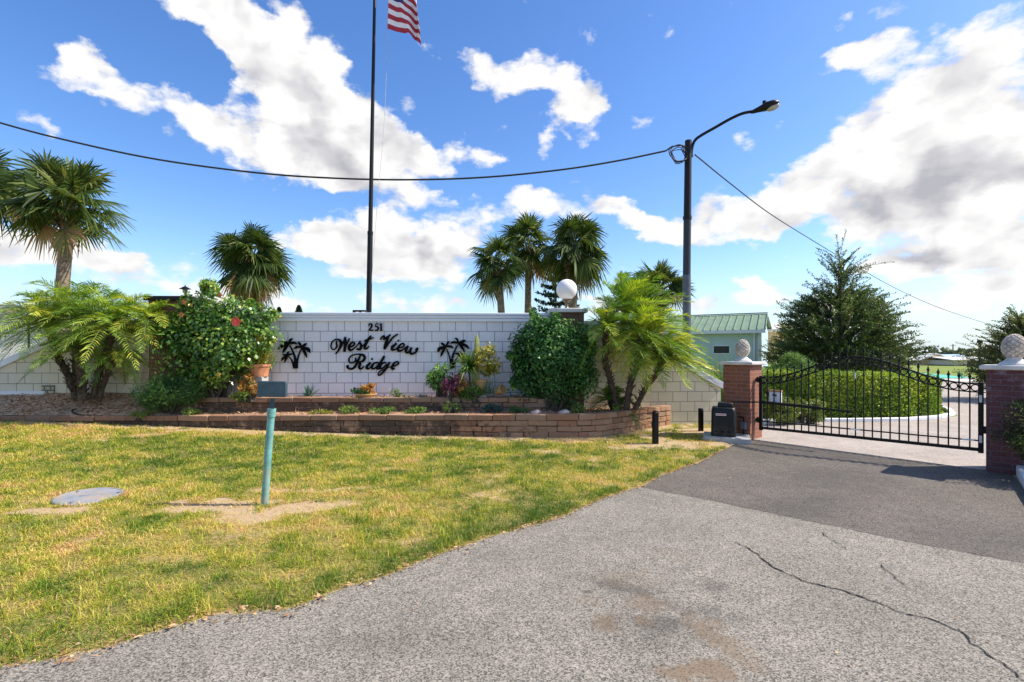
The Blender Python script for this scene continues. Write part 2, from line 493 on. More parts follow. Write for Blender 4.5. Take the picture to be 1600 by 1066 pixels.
def asphalt_mat(name, dark, light, scale, warm=(1, 0.97, 0.93), stains=(), darks=(), contrast=1.0):
    m, t, p = mat_new(name)
    oc = t.new('ShaderNodeTexCoord').outputs['Object']
    vo = t.new('ShaderNodeTexVoronoi', feature='F1'); t.l.new(oc, vo.inputs['Vector']); vo.inputs['Scale'].default_value = scale
    vx = t.xyz(vo.outputs['Color'])
    n = t.noise(oc, scale * 0.9, 3, 0.7)
    st = t.math('ADD', t.math('MULTIPLY', vx[0], 0.62), t.math('MULTIPLY', n, 0.38))
    n2 = t.noise(oc, 1.1, 6, 0.65); n3 = t.noise(oc, 6.0, 4, 0.6)
    mid = tuple((a + b) / 2 for a, b in zip(dark, light))
    col = t.ramp(st, [(0.18, dark), (0.5, mid), (0.86, light)])
    col = t.mix(t.smooth(n2, 0.35, 0.75, 0.0, 0.25), col, (0.30, 0.28, 0.25), 'MULTIPLY') if False else col
    worn = t.math('ADD', t.math('MULTIPLY', n2, 0.55), t.math('MULTIPLY', n3, 0.3))
    wv = t.smooth(worn, 0.25, 0.62, 0.78, 1.14)
    sc = t.new('ShaderNodeVectorMath', operation='SCALE'); t.l.new(col, sc.inputs[0]); t.l.new(wv, sc.inputs['Scale'])
    col = sc.outputs[0]
    wob = t.noise(oc, 5.0, 6, 0.72)
    drip = t.math('MULTIPLY', t.smooth(t.noise(oc, 2.6, 3, 0.6), 0.66, 0.74), t.smooth(t.noise(oc, 9.0, 4, 0.7), 0.4, 0.65, 0.0, 0.45))
    col = t.mix(drip, col, (0.06, 0.055, 0.05))
    for (x, y, rx, ry, rot, k) in darks:
        bl = t.blob(oc, x, y, rx * 1.7, ry * 1.7, rot)
        f = t.smooth(t.math('MULTIPLY', bl, t.smooth(wob, 0.30, 0.66, 0.2, 1.8)), 0.05, 0.9, 0.0, k)
        col = t.mix(f, col, (0.05, 0.045, 0.042))
    for (x, y, rx, ry, rot, k) in stains:
        bl = t.blob(oc, x, y, rx * 1.9, ry * 1.9, rot)
        f = t.smooth(t.math('MULTIPLY', bl, t.smooth(wob, 0.34, 0.66, 0.0, 2.2)), 0.10, 0.85, 0.0, k)
        f = t.math('MULTIPLY', f, t.smooth(st, 0.2, 0.7, 0.45, 1.0))
        col = t.mix(t.math('MULTIPLY', f, 0.8), col, (0.185, 0.122, 0.068))
    t.l.new(col, p.inputs['Base Color'])
    p.inputs['Roughness'].default_value = 0.88
    p.inputs['Specular IOR Level'].default_value = 0.3
    bump(t, p, st, 0.45, 0.006)
    return m

M = {}
M['white_paint'] = simple('white paint', (0.74, 0.75, 0.76), 0.55, vary=0.06, scale=3)
M['white_metal'] = simple('white coated metal', (0.72, 0.75, 0.80), 0.35, vary=0.05, scale=2)
M['black_metal'] = simple('black painted metal', (0.004, 0.004, 0.0045), 0.45, spec=0.25, vary=0.3)
M['black_plastic'] = simple('black plastic', (0.008, 0.009, 0.010), 0.45, spec=.3, vary=0.25, scale=4)
M['black_letter'] = simple('black sign paint', (0.002, 0.0024, 0.0027), 0.7, spec=.12, vary=0.3)
M['steel'] = simple('galvanised steel', (0.24, 0.26, 0.29), 0.42, metal=0.5, vary=0.25, scale=5)
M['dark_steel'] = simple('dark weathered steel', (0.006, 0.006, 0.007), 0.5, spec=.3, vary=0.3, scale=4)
M['cable'] = simple('black cable', (0.012, 0.012, 0.012), 0.6)
M['thin_line'] = simple('grey rope', (0.45, 0.47, 0.5), 0.7)
M['teal_pipe'] = simple('teal plastic pipe', (0.12, 0.35, 0.33), 0.45, vary=0.28, scale=11, c2=(0.20, 0.46, 0.43))
M['blue_grey'] = simple('blue grey painted metal', (0.040, 0.075, 0.095), 0.55, spec=.3, vary=0.22, scale=14, bumpy=0.12)
M['cap_stone'] = simple('cast stone cap', (0.58, 0.56, 0.53), 0.8, vary=0.18, scale=7, bumpy=0.2)
M['concrete'] = simple('concrete', (0.40, 0.39, 0.36), 0.85, vary=0.2, scale=6, bumpy=0.25)
M['lid_plain'] = simple('grey plastic lid', (0.24, 0.265, 0.30), 0.7, vary=0.25, scale=5, bumpy=0.2)
def soiled(base, c, lo, hi, amount, soil=(0.36, 0.26, 0.16), scale=9.0):
    m = base.copy(); t = NT(m.node_tree); p = t.n['Principled BSDF']
    src = p.inputs['Base Color'].links[0].from_socket
    oc = t.new('ShaderNodeTexCoord').outputs['Object']
    n = t.noise(oc, scale, 6, .7)
    f = t.math('MULTIPLY', t.smooth(n, .40, .66, 0.0, amount), t.smooth(t.xyz(oc)[2], lo, hi, 1.0, 0.12))
    t.l.new(t.mix(f, src, soil), p.inputs['Base Color'])
    return m
M['lid'] = soiled(M['lid_plain'], None, 5, 6, 0.75)
M['teal_pipe'] = soiled(M['teal_pipe'], None, 0.0, 0.75, 0.75)
M['black_plastic'] = soiled(M['black_plastic'], None, 0.0, 0.25, 0.12)
M['terracotta'] = simple('terracotta', (0.52, 0.22, 0.11), 0.75, vary=0.25, scale=8, bumpy=0.15)
M['tan_pot'] = simple('tan glazed clay', (0.46, 0.27, 0.10), 0.6, vary=0.3, scale=9)
M['globe'] = simple('opal globe', (0.84, 0.80, 0.80), 0.3, vary=0.02)
M['bark'] = simple('bark', (0.13, 0.10, 0.075), 0.9, vary=0.4, scale=14, bumpy=0.5)
M['stem'] = simple('dark stem', (0.07, 0.055, 0.04), 0.9, vary=0.4, scale=20)
M['rock'] = simple('pale pink stone', (0.46, 0.36, 0.33), 0.9, vary=0.3, scale=8, bumpy=0.4)
M['glass_dark'] = simple('dark window glass', (0.02, 0.025, 0.03), 0.12, vary=0.2)
M['shed_white'] = simple('white siding', (0.86, 0.85, 0.80), 0.7, vary=0.05, scale=2)
M['wood'] = simple('weathered wood', (0.42, 0.24, 0.11), 0.8, vary=0.3, scale=8)
M['red'] = simple('red print', (0.45, 0.03, 0.03), 0.5)
M['flower_red'] = simple('coral red petals', (0.75, 0.10, 0.06), 0.5, vary=0.2)
# ------------------------------------------------------------------ ground plan
EDGE_PX = [(0, 1045), (148, 1018), (224, 992), (320, 964), (400, 956), (460, 948), (520, 926), (600, 903), (712, 858), (800, 830), (880, 806), (948, 778), (1000, 762), (1032, 744), (1096, 722), (1150, 694)]
EDGE = [(-30.0, 0.6), (-8.0, 1.55), (-4.2, 2.15)] + [(G(a, b).x, G(a, b).y) for a, b in EDGE_PX]
EX = np.array([e[0] for e in EDGE]); EY = np.array([e[1] for e in EDGE])
def edge_y(x):
    x = np.asarray(x, float)
    return np.interp(x, EX, EY) + 0.035 * (vnoise(x, x * 0, 4.0, 5) - 0.5) + 0.05 * (vnoise(x, x * 0, 1.3, 6) - 0.5) + 0.05 * (vnoise(x, x * 0, 9.0, 7) - 0.5)
LOW = [(-30, 10.2), (-16, 9.9), (-10, 9.7), (-2.4, 9.45), (0.83, 9.22), (1.25, 9.2), (1.55, 9.25), (1.82, 9.40), (2.1, 9.64), (2.6, 10.08), (3.47, 10.86)]
LOW_TOP = [0.30, 0.33, 0.365, 0.42, 0.455, 0.46, 0.46, 0.46, 0.46, 0.455, 0.45]
LX = np.array([p[0] for p in LOW], float); LY = np.array([p[1] for p in LOW], float); LT = np.array(LOW_TOP)
def low_y(x): return np.interp(x, LX, LY)
def low_t(x): return np.interp(x, LX, LT)
def wall_y(x):
    x = np.asarray(x, float)
    return np.where(x < 1.5, 10.67 + 0.04 * (x + 2.74), 10.84 + 0.10 * (x - 1.5))
GA = Vector((4.588, 9.173, 0)); GB = Vector((6.51, 6.911, 0))       # gate line, hinge side to latch side
GU = (GB - GA).normalized(); GN = Vector((GU.y, -GU.x, 0))       # GN looks towards the road
if GN.y > 0: GN = -GN

def ground_h(x, y):
    x = np.asarray(x, float); y = np.asarray(y, float)
    h = 0.25 * sstep(1.0, 10.5, -x) * sstep(4.2, 9.6, y)
    d = np.clip(y - edge_y(x), 0, 10)
    lawn = (x < 4.2) * sstep(0.0, 0.25, d)
    h = h + lawn * (0.02 + 0.03 * (fbm(x, y, 1.2, 3) - 0.4))
    h = h - 0.84 * sstep(28, 100, y)
    return h
def bare(x, y):
    """0 grass .. 1 bare sand on the lawn"""
    x = np.asarray(x, float); y = np.asarray(y, float)
    n = fbm(x, y, 1.5, 21); n2 = fbm(x, y, 5.0, 22)
    b = 0.7 * sstep(0.60, 0.76, n * 0.7 + n2 * 0.3)
    def patch(px, py, rx, ry, k=1.0, rot=0.0):
        g = G(px, py)
        dx, dy = x - g.x, y - g.y
        c, s = math.cos(rot), math.sin(rot)
        r = np.hypot((c * dx + s * dy) / rx, (-s * dx + c * dy) / ry)
        return k * sstep(1.25, 0.55, r + 1.5 * (n2 - 0.5))
    for a in ((350, 795, 0.62, 0.30), (480, 797, 0.75, 0.20, 1.0, 0.25), (430, 770, .5, .12, .7), (395, 812, 0.35, 0.2), (545, 768, .35, .10, .9, .3), (330, 850, .5, .12, .45), (520, 830, .3, .1, .5), (60, 790, .3, .1, .6), (620, 735, .4, .12, .5), (760, 715, .6, .12, .5), (90, 803, 0.4, 0.16), (690, 790, 0.5, 0.3, 0.3), (400, 835, 0.4, 0.2, 0.6),
              (1062, 690, 1.0, 0.95), (1100, 680, .7, 1.0), (985, 690, .5, .3), (1010, 700, 0.8, 0.25), (930, 693, 0.7, 0.14), (1120, 693, 0.5, 0.5), (450, 905, 0.2, 0.1, .5), (270, 880, 0.3, 0.1, .5), (880, 748, .5, .2, .25), (250, 850, .4, .15, .3)):
        b = np.maximum(b, patch(*a))
    dw = low_y(x) - y
    b = np.maximum(b, 0.95 * sstep(0.55, 0.18, dw + 0.5 * (n2 - 0.5)) * (x < 3.5))
    b = np.maximum(b, 0.8 * sstep(0.07, 0.0, y - edge_y(x) + 0.06 * (n2 - .5)))
    green = np.maximum(sstep(1.2, 0.6, np.hypot((x - 3.35) / 0.6, (y - 9.15) / 0.45)), 0.8 * sstep(1.2, .6, np.hypot((x - 2.2) / .4, (y - 8.9) / .3)))
    return b * (1 - 0.75 * green)

def ground():
    xs = np.concatenate([np.linspace(-900, -60, 8), np.linspace(-50, -14.5, 16), np.arange(-14, 5.0, 0.07), np.linspace(5.2, 40, 40), np.linspace(50, 900, 14)])
    ys = np.concatenate([np.linspace(-60, 0.5, 8), np.linspace(0.9, 2.2, 5), np.arange(2.3, 10.6, 0.06), np.linspace(10.8, 30, 30), np.linspace(33, 120, 30), np.linspace(150, 1500, 12)])
    X, Y = np.meshgrid(xs, ys)
    Z = ground_h(X, Y)
    nx, ny = len(xs), len(ys)
    V = np.stack([X, Y, Z], -1).reshape(-1, 3)
    i = np.arange((nx) * (ny)).reshape(ny, nx)
    Q = np.stack([i[:-1, :-1], i[:-1, 1:], i[1:, 1:], i[1:, :-1]], -1).reshape(-1, 4)
    m, t, p = mat_new('lawn soil')
    oc = t.new('ShaderNodeTexCoord').outputs['Object']
    at = t.new('ShaderNodeAttribute', attribute_name='bare').outputs['Fac']
    n1 = t.noise(oc, 3.0, 6, 0.65); n2 = t.noise(oc, 110.0, 5, 0.8); n3 = t.noise(oc, 0.25, 4, 0.6)
    sand = t.ramp(n2, [(0.2, (0.30, 0.20, 0.115)), (0.5, (0.45, 0.33, 0.20)), (0.8, (0.58, 0.45, 0.30))])
    thatch = t.ramp(n2, [(0.36, (0.05, 0.055, 0.014)), (0.5, (0.20, 0.175, 0.05)), (0.64, (0.48, 0.37, 0.14))])
    near = t.mix(t.smooth(t.math('ADD', at, t.math('MULTIPLY', t.math('SUBTRACT', n1, 0.5), 0.3)), 0.3, 0.75), thatch, sand)
    field = t.ramp(t.math('ADD', t.math('MULTIPLY', n3, 0.6), t.math('MULTIPLY', n1, 0.4)), [(0.3, (0.13, 0.20, 0.035)), (0.7, (0.24, 0.27, 0.06))])
    yy = t.xyz(oc)[1]
    col = t.mix(t.smooth(yy, 11.0, 13.0), near, field)
    t.l.new(col, p.inputs['Base Color']); p.inputs['Roughness'].default_value = 0.95; p.inputs['Specular IOR Level'].default_value = 0.15
    bump(t, p, t.math('ADD', n2, t.noise(oc, 14, 3, .6)), 0.5, 0.02)
    o = np_mesh('ground', V, Q, m, smooth=True)
    a = o.data.attributes.new('bare', 'FLOAT', 'POINT'); a.data.foreach_set('value', bare(X, Y).astype(np.float32).ravel())
    tag(o, kind='structure')
ground()

def sheet(name, poly, z, mat, n_label=None, zfun=None):
    """flat polygon as a triangulated sheet"""
    from mathutils.geometry import tessellate_polygon
    pts = [Vector((x, y, 0)) for x, y in poly]
    tri = tessellate_polygon([pts])
    mb = MB()
    for p in pts: mb.vert((p.x, p.y, z))
    for tr in tri:
        a, b, c = tr
        if (pts[b] - pts[a]).cross(pts[c] - pts[a]).z < 0: tr = (a, c, b)
        mb.face(tr)
    o = mb.build(name, mat, smooth=False)
    return tag(o, kind='structure')

def gp(px, py): g = G(px, py); return (g.x, g.y)
def roads():
    st = lambda px, py, rx, ry, rot, k: (*gp(px, py), rx, ry, rot, k)
    near = asphalt_mat('worn light asphalt', (0.058, 0.051, 0.042), (0.385, 0.350, 0.292), 135,
        stains=[st(975, 972, .13, .10, 0.3, .75), st(1010, 945, .12, .10, 0, .55), st(1125, 1000, .09, .22, .2, .7), st(1095, 1052, .17, .09, .2, .95), st(1050, 868, .12, .1, 0, .35), st(985, 905, .2, .12, 0, .3), st(920, 940, .08, .06, 0, .3)],
        darks=[st(980, 920, .22, .08, -.4, .5), st(1000, 975, .2, .12, 0, .45), st(1105, 915, .12, .09, 0, .5), st(1090, 955, .3, .08, -.3, .35), st(1060, 985, .35, .16, .2, .25), st(600, 1000, .4, .2, 0, .2), st(920, 925, .04, .03, 0, .7)])
    dark = asphalt_mat('darker asphalt patch', (0.036, 0.031, 0.026), (0.215, 0.187, 0.157), 135,
        darks=[st(1265, 790, .6, .3, 0.5, .35), st(1300, 745, .7, .5, 0, .3), st(1560, 850, .6, .3, 0, .2)])
    inner = asphalt_mat('pale drive', (0.26, 0.22, 0.19), (0.50, 0.44, 0.385), 110)
    seam = [gp(1000, 762), gp(1090, 779), gp(1192, 800), gp(1320, 827), gp(1480, 860), gp(1600, 881)]
    fine = []
    for a, b in zip(seam, seam[1:]):
        a, b = Vector(a), Vector(b); k = max(2, int((b - a).length / .06))
        for i in range(k):
            q = a.lerp(b, i / k)
            fine.append((q.x + random.uniform(-.007, .007) * (i > 0), q.y + random.uniform(-.010, .010) * (i > 0)))
    seam = fine + [seam[-1]]
    d = (Vector(seam[-1]) - Vector(seam[-3])).normalized()
    seam.append(tuple(Vector(seam[-1]) + d * 6))
    SEAM = seam[:-1]
    left = []
    for x in np.concatenate([np.linspace(-30, -4.5, 12), np.arange(-4.2, EX[-4], 0.07)]): left.append((float(x), float(edge_y(x))))
    sheet('road', left + seam + [(30, seam[-1][1] - 3), (30, -30), (-30, -30)], 0.004, near)
    e2 = [(float(x), float(edge_y(x))) for x in np.arange(EX[-4], EX[-1], 0.07)] + [(EX[-1], EY[-1])]
    g0 = GA + GN * 0.18 - GU * 0.25; g1 = GB + GN * 0.16 + GU * 0.3
    far = [(g0.x, g0.y), (g1.x, g1.y)]
    kerb_in = [(6.50, 6.46), (5.84, 5.66), (4.9, 4.55), (7, 2.6)]
    sheet('driveway_apron', seam[:-1] + [(5.62, 5.36)] + [(6.4, 6.32)] + far[::-1] + e2[::-1], 0.004, dark)
    # beyond the gate the drive swings round the hedge
    inn = [(g0.x, g0.y), (4.6, 10.2), (5.3, 11.0), (6.6, 11.55), (8.4, 11.55), (9.6, 11.75), (11.2, 12.5), (12.3, 13.9), (13.2, 16.0), (17, 22.5), (24, 28.0), (33, 31), (36, 26.5), (24, 21), (15, 14), (10, 9), (g1.x, g1.y)]
    sheet('drive', inn, 0.004, inner)
    sheet('side_road', [(14, 27.5), (60, 27.5), (60, 31.0), (14, 30.0)], 0.010, simple('pale concrete', (0.62, 0.58, 0.52), 0.9, vary=.1))
    # cracks
    ck = simple('crack', (0.012, 0.011, 0.010), 1.0)
    cracks = [[(1150, 848), (1168, 858), (1192, 874), (1210, 888), (1240, 902), (1262, 911), (1300, 920), (1340, 932), (1370, 944), (1400, 956), (1450, 969), (1480, 979), (1503, 990), (1520, 1008), (1545, 1025), (1575, 1045), (1600, 1066)],
              [(1503, 990), (1530, 990), (1560, 994), (1600, 1003)], [(1268, 824), (1285, 835), (1300, 845), (1318, 854), (1325, 862)], [(1378, 880), (1383, 890), (1398, 902), (1410, 914), (1418, 922)], [(1385, 900), (1380, 885)]]
    mb = MB()
    for ci, cr in enumerate(cracks):
        pts = [Vector(gp(*c)) for c in cr]
        fine = []
        for a, b in zip(pts, pts[1:]):
            k = max(2, int((b - a).length / 0.03))
            for i in range(k): fine.append(a.lerp(b, i / k) + Vector((random.uniform(-1, 1), random.uniform(-1, 1))) * 0.012)
        fine.append(pts[-1])
        for i, (a, b) in enumerate(zip(fine, fine[1:])):
            dd = (b - a); nn = Vector((-dd.y, dd.x)).normalized()
            e = min(1, (i + 1) / 8, (len(fine) - 1 - i) / 8)
            w = (0.0022 + 0.0046 * random.random() ** 1.4) * (0.35 + 0.65 * e) * (1.25 if ci == 0 else 0.8)
            z = 0.0085 + ci * 0.0004
            q = [mb.vert((a.x - nn.x * w, a.y - nn.y * w, z)), mb.vert((b.x - nn.x * w, b.y - nn.y * w, z)), mb.vert((b.x + nn.x * w, b.y + nn.y * w, z)), mb.vert((a.x + nn.x * w, a.y + nn.y * w, z))]
            mb.face(q)
    # open joint between the two asphalts
    for i, (a, b) in enumerate(zip(SEAM, SEAM[1:])):
        if random.random() < .30: continue
        a, b = Vector(a), Vector(b); w = .0015 + .0045 * random.random()
        mb.face([mb.vert((a.x, a.y - w, .0095)), mb.vert((b.x, b.y - w, .0095)), mb.vert((b.x, b.y + w * .6, .0095)), mb.vert((a.x, a.y + w * .6, .0095))])
    tag(mb.build('road_crack', ck, smooth=False), kind='structure')
roads()

# ------------------------------------------------------------------ planting bed between the low walls and the block wall
def bed_h(x, y):
    x = np.asarray(x, float); y = np.asarray(y, float)
    yl, yw, tp = low_y(x), wall_y(x), low_t(x)
    t = np.clip((y - yl) / (yw - yl), 0, 1)
    left = tp - 0.05 + t * (0.80 - tp)
    mid = np.where(y > 10.03, 0.66, tp - 0.03 + 0.03 * t)
    right = tp - 0.05 - 0.03 * t
    wl = sstep(-6.4, -6.9, x); wr = sstep(0.75, 1.0, x)
    h = left * wl + mid * (1 - wl) * (1 - wr) + right * wr
    return h + 0.05 * (fbm(x, y, 3.0, 9) - 0.5)
def soil():
    xs = np.arange(-16, 3.35, 0.06); ts = np.linspace(0, 1, 34)
    X = np.repeat(xs[None], len(ts), 0); y0 = low_y(xs) + 0.08; y1 = wall_y(xs) + 0.05
    Y = y0[None] + ts[:, None] * (y1 - y0)[None]
    Z = bed_h(X, Y)
    V = np.stack([X, Y, Z], -1).reshape(-1, 3)
    i = np.arange(X.size).reshape(X.shape)
    Q = np.stack([i[:-1, :-1], i[:-1, 1:], i[1:, 1:], i[1:, :-1]], -1).reshape(-1, 4)
    m, t, p = mat_new('mulch')
    oc = t.new('ShaderNodeTexCoord').outputs['Object']
    vo = t.new('ShaderNodeTexVoronoi'); t.l.new(t.mapping(oc, scale=(1, 1, 1)), vo.inputs['Vector']); vo.inputs['Scale'].default_value = 32
    cx = t.xyz(vo.outputs['Color'])
    n = t.noise(oc, 2.2, 5, .6)
    c1 = t.ramp(cx[0], [(0.1, (0.15, 0.075, 0.045)), (0.5, (0.50, 0.27, 0.145)), (0.9, (0.72, 0.46, 0.29))])
    c2 = t.ramp(cx[1], [(0.1, (0.30, 0.185, 0.11)), (0.9, (0.66, 0.46, 0.30))])
    t.l.new(t.mix(t.smooth(n, .4, .65), c1, c2), p.inputs['Base Color']); p.inputs['Roughness'].default_value = .95
    bump(t, p, t.math('ADD', cx[0], t.noise(oc, 50, 3)), 0.8, 0.02)
    tag(np_mesh('soil', V, Q, m, smooth=True), kind='structure')
soil()

# ------------------------------------------------------------------ low retaining walls of weathered garden blocks
def stone_mat(gk=0.9):
    m, t, p = mat_new('weathered garden block')
    oc = t.new('ShaderNodeTexCoord').outputs['Object']
    rnd = t.new('ShaderNodeNewGeometry').outputs['Random Per Island']
    base = t.ramp(rnd, [(0.0, (0.26, 0.135, 0.078)), (0.35, (0.36, 0.19, 0.11)), (0.65, (0.30, 0.19, 0.125)), (1.0, (0.43, 0.25, 0.15))])
    n = t.noise(oc, 9.0, 6, .7); n2 = t.noise(oc, 1.4, 4, .6); n3 = t.noise(oc, 55, 3, .6)
    xx, yy, zz = t.xyz(oc)
    # algae and soot: heavier on the western half of the wall, as found
    west = t.smooth(xx, 1.9, -3.0, -0.04, 0.15)
    g = t.smooth(t.math('ADD', t.math('ADD', t.math('MULTIPLY', n, .6), t.math('MULTIPLY', n2, .4)), west), 0.50, 0.66, 0.0, gk)
    nz = t.xyz(t.new('ShaderNodeNewGeometry').outputs['Normal'])[2]
    g = t.math('MULTIPLY', g, t.smooth(nz, 0.5, 0.9, 1.0, 0.25))
    col = t.mix(g, base, (0.028, 0.024, 0.02))
    col = t.mix(t.smooth(n3, .35, .75, 0, .22), col, (0.5, 0.36, 0.24))
    t.l.new(col, p.inputs['Base Color']); p.inputs['Roughness'].default_value = 0.95; p.inputs['Specular IOR Level'].default_value = .2
    bump(t, p, t.math('ADD', n, t.math('MULTIPLY', n3, .6)), 0.7, 0.015)
    return m
M['stone'] = stone_mat()
M['stone_cap'] = stone_mat(0.28)
def block_wall(name, path, tops, courses, label, ch=0.11, bl=0.40, depth=0.2):
    """path from left to right; tops give the height of the coping"""
    P = [Vector((a, b, 0)) for a, b in path]
    S = [0]
    for a, b in zip(P, P[1:]): S.append(S[-1] + (b - a).length)
    def at(s):
        for i in range(len(S) - 1):
            if s <= S[i + 1] or i == len(S) - 2:
                t = (s - S[i]) / (S[i + 1] - S[i])
                return P[i].lerp(P[i + 1], t), (P[i + 1] - P[i]).normalized(), tops[i] + (tops[i + 1] - tops[i]) * t
    mb = MB()
    for c in range(courses):
        s = -random.random() * bl
        while s < S[-1]:
            L = bl * random.uniform(0.7, 1.25) * (0.55 if at(max(s, 0))[0].x > 0.95 else 1)
            a0, a1 = max(s, 0), min(s + L, S[-1])
            s += L
            if a1 - a0 < 0.05: continue
            # cut long blocks at bends so that the corner stays tight
            pa, _, ta = at(a0); pb, _, tb = at(a1)
            d = (pb - pa)
            if d.length < 0.03: continue
            d.normalize(); nrm = Vector((-d.y, d.x, 0))
            tp = (ta + tb) / 2
            z = tp - ch * (c + 0.5)
            off = (-0.015 if c == 0 else 0.004 * c) + random.uniform(-.008, .008)
            ctr = (pa + pb) / 2 + nrm * (depth / 2 + off - 0.0) + Vector((0, 0, z + random.uniform(-.002, .002)))
            Mx = Matrix((d, nrm, Vector((0, 0, 1)))).transposed() @ Matrix.Rotation(random.uniform(-.02, .02), 3, 'Z')
            nb = len(mb.v)
            mb.cur = 1 if c == 0 else 0
            mb.box(ctr, ((pb - pa).length - 0.008, depth, ch - 0.007), mat=Mx)
            for q in range(nb, nb + 8): mb.v[q] = tuple(u + random.uniform(-.007, .007) for u in mb.v[q])
    o = mb.build(name, [M['stone'], M['stone_cap']], bevel=0.012, smooth=False, seg=2)
    return tag(o, label, 'garden wall')
LOWS = [p for p in LOW[1:]]
block_wall('retaining_wall', LOWS, LOW_TOP[1:], 5, 'long low brown block retaining wall along the lawn, lower of two tiers', bl=.5)
block_wall('retaining_wall', [(-6.62, 10.3), (-6.6, 10.0), (-2.4, 10.0), (0.85, 9.93), (1.02, 10.0), (1.05, 10.5)], [0.70] * 4 + [.66, .64], 3, 'short upper terrace wall of brown blocks below the script lettering', ch=0.1, bl=.5)

# ------------------------------------------------------------------ painted block wall
M['block_white'] = block_mat('white painted block', (0.72, 0.71, 0.73), (0.77, 0.76, 0.77), (0.27, 0.265, 0.29), grime=0.10)
M['block_cream'] = block_mat('cream painted block', (0.66, 0.61, 0.46), (0.71, 0.65, 0.51), (0.30, 0.27, 0.20), grime=0.16)
ANG = math.atan(0.04)
WX0 = -2.74
def wall_frame():
    return (WX0, 10.67, 0), ANG
def build_wall():
    # local x runs along the wall from the point (-2.74, 10.67); joints sit where the photo has them
    w = thing('block_wall', 'long white painted block wall carrying the script name, with sloping cream end wings', 'wall', (WX0, 10.67, 0), ANG)
    x0, x1 = -4.55, 3.62
    top = 2.265
    jx = (464.6 - 600) / F * 10.67
    M_off = (-(jx) % 0.338, -(1.614 % 0.221))
    for m in ('block_white', 'block_cream'):
        for nd in M[m].node_tree.nodes:
            if nd.type == 'MAPPING': nd.inputs[1].default_value = (M_off[0], M_off[1], 0)
    MB().box(((x0 + x1) / 2, 0.1, top / 2), (x1 - x0, 0.2, top)).build('wall_face', M['block_white'], w)
    # cap: three stepped bands
    cm = MB()
    L = x1 - x0
    cx = (x0 + x1) / 2
    cm.box((cx, 0.095, top + 0.035), (L, 0.27, 0.07)).box((cx, 0.095, top + 0.100), (L, 0.30, 0.056)).box((cx, 0.095, top + 0.158), (L, 0.335, 0.056))
    cm.build('cap', M['white_metal'], w, bevel=0.006)
    # left wing: starts left of the brick pillar, slopes down to the left
    lx1, lx0 = -5.05, -8.6
    lh = 2.16
    yoff = 0.02
    slope = 0.47
    xk = lx1 - 1.05
    zl = lh - (xk - lx0) * slope
    MB().prism([(lx0, 0.3), (lx1, 0.3), (lx1, lh), (xk, lh), (lx0, zl)], yoff, yoff + 0.2).build('wing_face', M['block_cream'], w)
    c2 = MB()
    ca = Vector((lx0 - 0.05, yoff + 0.1, zl + 0.02)); cb = Vector((xk, yoff + 0.1, lh + 0.042))
    c2.bar(ca, cb, 0.30, 0.13); c2.bar((xk + 0.02, yoff + .1, lh + .062), (lx1, yoff + .1, lh + .062), 0.30, 0.13)
    c2.build('wing_cap', M['white_metal'], w, bevel=0.006)
    # ventilator block low in the left wing
    vb = MB().box(((78 - 600) / F * 10.36 + 0.0, yoff - 0.012, EYE - (609 - HY) / F * 10.36), (0.25, 0.03, 0.18))
    vb.build('vent_block', block_mat('vent block', (0.5, 0.46, 0.3), (0.42, 0.38, 0.26), (0.12, 0.11, 0.08), bw=.13, bh=.09, ms=.014), w)
    MB().box(((25 - 600) / F * 10.34, yoff - 0.03, EYE - (614 - HY) / F * 10.34), (1.3, 0.05, 0.07)).build('base_strip', M['white_paint'], w)
    # right wing, turned a little towards the drive
    r = bpy.data.objects.new('wing_pivot', None)
    return w
wall = build_wall()
def right_wing():
    w = wall
    # in wall-local axes
    Rw = Matrix.Rotation(-ANG, 3, 'Z')
    def loc(x, y): return Rw @ Vector((x - WX0, y - 10.67, 0))
    a = loc(1.55, float(wall_y(1.55))); b = loc(4.68, float(wall_y(4.68)))
    d = (b - a); L = d.length; rz = math.atan2(d.y, d.x)
    hi = 2.16; xk = 0.62; end = 0.83
    me = MB().prism([(0, -0.3), (L, -0.3), (L, end), (xk, hi), (0, hi)], 0, 0.2).build('wing_face', M['block_cream'], w)
    me.location = a; me.rotation_euler = (0, 0, rz)
    c = MB()
    c.bar((xk, .1, hi + 0.042), (L + .06, .1, end + 0.02), 0.30, 0.13); c.bar((0, .1, hi + .062), (xk - .02, .1, hi + .062), 0.30, 0.13)
    o = c.build('wing_cap', M['white_metal'], w, bevel=0.006); o.location = a; o.rotation_euler = (0, 0, rz)
for _o in [o for o in bpy.data.objects if o.name == 'wing_pivot']: bpy.data.objects.remove(_o)
right_wing()

